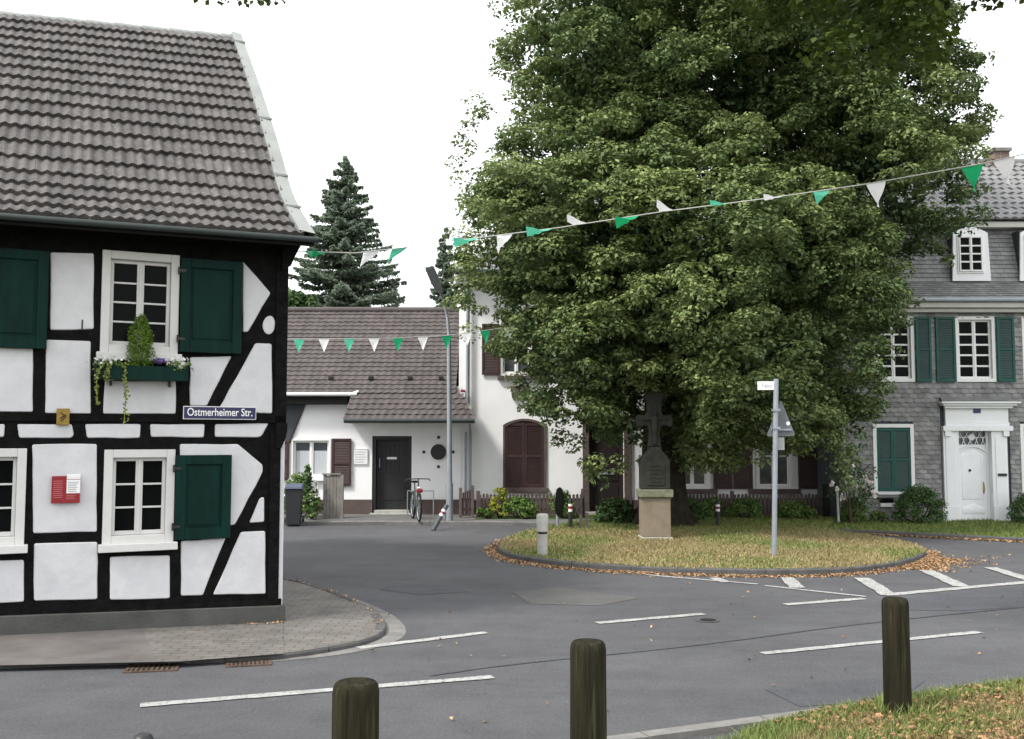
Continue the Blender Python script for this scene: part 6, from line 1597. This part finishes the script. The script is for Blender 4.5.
B(685, 525, 44, 24, 'dark green shrub right of the stone cross', M_BUSHD, 2400, .08, Y=24.4)
B(745, 523, 44, 22, 'low green shrub in front of the picket fence behind the sign post', M_BUSHM, 1800, .07, Y=25.0)
B(795, 523, 46, 20, 'low leafy plants with pale flowers before the fence', M_BUSHM, 1700, .07, Y=24.9)
B(712, 523, 30, 24, 'bluish green plant before the fence beside the banded post', M_BUSHM, 900, .07, Y=25.2)
B(500, 521, 24, 34, 'yellow green bush at the fence near the small gate', M_BUSHY, 1100, .06, Y=25.3, ry=.22, clump=.1)
B(520, 522, 46, 22, 'leafy green plants spilling over the bed in front of the fence', M_BUSHM, 1500, .08, Y=25.25, ry=.25)
B(484, 522, 26, 10, 'low green plants beside the small garden gate', M_BUSHM, 500, .07, Y=25.2, ry=.2, clump=.08)
B(562, 521, 30, 30, 'green shrub behind the round traffic sign', M_BUSHM, 900, .08, Y=25.3, ry=.25)
B(300, 524, 52, 46, 'light green hedge behind the wheelie bin', M_BUSHM, 3000, .07, Y=25.7, ry=.3)
B(312, 523, 20, 34, 'tall bushy perennials beside the grey boards', M_BUSHM, 1100, .08, Y=25.0, ry=.25, clump=.1)
B(855, 527, 34, 26, 'small green shrub below the rose bush', M_BUSHM, 1500, .08, Y=24.3, zz=.03)
B(880, 527, 26, 12, 'low weeds before the slate wall', M_BUSHM, 500, .07, Y=24.5, ry=.2, clump=.08, zz=.03)
# sunflower-like tall leaf plant
g = Vector((ray(313, 520).x * 25.0, 25.0, .08)); o = empty('tall_plant', tuple(g), 0, 'tall plant with big leaves and cream flower heads at the cottage window', 'plant')
q = MB(); q.tube([(-.12, 0, 0), (-.14, 0, .6), (-.1, 0, 1.25)], .018, 6); q.tube([(.1, 0, 0), (.14, -.05, .5), (.12, -.08, .9)], .014, 6); q.build('stem', M_BUSHM, o)
n = 90; t = rng.random(n); p = np.stack([-.12 + rng.normal(size=n) * .11 * (1.2 - t), rng.normal(size=n) * .1, .25 + t * 1.05], 1)
leaves('leaf', p, unit(n) + np.array([0, -.9, .6]), rng.uniform(.12, .24, n), rng.random(n) * .7, M_BUSHD, o)
p = np.array([[.08, -.1, .92], [.12, -.12, .78], [.02, -.12, .62], [-.02, -.13, .5], [.14, -.1, .6]]); p = np.repeat(p, 14, 0) + rng.normal(size=(70, 3)) * .035
leaves('flower_head', p, unit(70) + np.array([0, -1, .3]), rng.uniform(.05, .08, 70), rng.random(70), M_WFLOW, o)
# rose bush
g = G(850, 527, .085); o = empty('rose_bush', (ray(850, 500).x * 24.0, 24.0, .085), 0, 'tall loose rose bush with pale pink blossoms against the slate wall', 'bush')
cc = []
for x, y in [(842, 470), (855, 465), (862, 480), (850, 490), (868, 492), (838, 480), (870, 475), (845, 455), (860, 500), (850, 505), (835, 495), (872, 500), (856, 475)]: cc.append(np.array(A(x, y, 24 + rnd.uniform(-.25, .25)) - o.location))
cc = np.array(cc); p, nr, idx = clump_cloud(cc, rng.uniform(.16, .3, len(cc)), 85, .9, .07, .5, .9); leaves('foliage', p, nr, rng.uniform(.05, .09, len(p)), rng.random(len(p)), M_BUSHD, o)
fl = np.array([np.array(A(x, y, 23.7) - o.location) for x, y in [(848, 468), (852, 467), (849, 478), (832, 484), (837, 489), (842, 497), (866, 478), (870, 482), (873, 492), (875, 496), (855, 487), (840, 470), (846, 482)]])
p = np.repeat(fl, 12, 0) + rng.normal(size=(len(fl) * 12, 3)) * .026; leaves('blossoms', p, unit(len(p)) + np.array([0, -.8, .4]), rng.uniform(.06, .09, len(p)), rng.random(len(p)), M_PINK, o, aspect=.9)
q = MB()
for c_ in cc[:8]: q.tube([(c_[0] * .2, 0, 0), tuple(np.array([c_[0] * .6, c_[1] * .6, c_[2] * .55])), tuple(c_)], [.02, .014, .006], 5)
q.build('stem', M_BARK2, o)
q = MB(); a_ = A(838.5, 522, 23.9) - o.location; b_ = A(837, 490, 23.9) - o.location; q.tube([tuple(a_), tuple(b_)], .03, 8); q.build('support_stake', M_LCONC, o)
# fence corner post
g = G(824, 525, .085); o = empty('corner_post', (ray(824, 500).x * 25.2, 25.2, 0), 0, 'dark wooden corner post at the end of the picket fence', 'post')
q = MB(); q.box((-.06, -.06, 0), (.06, .06, .9)); q.build('shaft', M_WOODP, o, bevel=.01)
q = MB(); q.box((-.075, -.075, .9), (.075, .075, .93)); q.build('cap', M_WOODP, o)

# ================================================================== LIGHT
W = bpy.data.worlds.new('World'); sc.world = W; W.use_nodes = True; nt = W.node_tree; N = nt.nodes; L = nt.links
bg = N['Background']; sky = N.new('ShaderNodeTexSky'); sky.sky_type = 'NISHITA'; sky.sun_disc = False
SE, SA = R(50), R(-124)       # high sun behind cloud, from the left behind the camera
sky.sun_elevation = SE; sky.sun_rotation = SA; sky.dust_density = 4; sky.air_density = 1.2
hsv = N.new('ShaderNodeHueSaturation'); hsv.inputs['Saturation'].default_value = .25; L.new(sky.outputs[0], hsv.inputs['Color'])
tc = N.new('ShaderNodeTexCoord'); nz = N.new('ShaderNodeTexNoise'); nz.inputs['Scale'].default_value = 2.2; nz.inputs['Detail'].default_value = 5; L.new(tc.outputs['Generated'], nz.inputs['Vector'])
crm = N.new('ShaderNodeValToRGB'); crm.color_ramp.elements[0].position = .3; crm.color_ramp.elements[1].position = .7
crm.color_ramp.elements[0].color = (12.5, 12.8, 13.2, 1); crm.color_ramp.elements[1].color = (15.5, 15.6, 15.8, 1); L.new(nz.outputs['Fac'], crm.inputs['Fac'])
mx = N.new('ShaderNodeMix'); mx.data_type = 'RGBA'; mx.inputs[0].default_value = .82; L.new(hsv.outputs[0], mx.inputs[6]); L.new(crm.outputs[0], mx.inputs[7])   # closed bright cloud cover
L.new(mx.outputs[2], bg.inputs['Color']); bg.inputs['Strength'].default_value = .11
sun = bpy.data.lights.new('sun', 'SUN'); sun.energy = 3.0; sun.angle = R(10); sun.color = (1, .96, .9)
so = bpy.data.objects.new('sun', sun); COL.objects.link(so)
az = SA; dv = Vector((math.sin(az) * math.cos(SE), math.cos(az) * math.cos(SE), math.sin(SE)))
so.rotation_euler = dv.to_track_quat('Z', 'Y').to_euler()
sc.view_settings.view_transform = 'Standard'; sc.view_settings.look = 'None'; sc.view_settings.exposure = 0.5; sc.view_settings.gamma = 1
sc.render.engine = 'CYCLES'; sc.cycles.max_bounces = 6; sc.cycles.transparent_max_bounces = 8
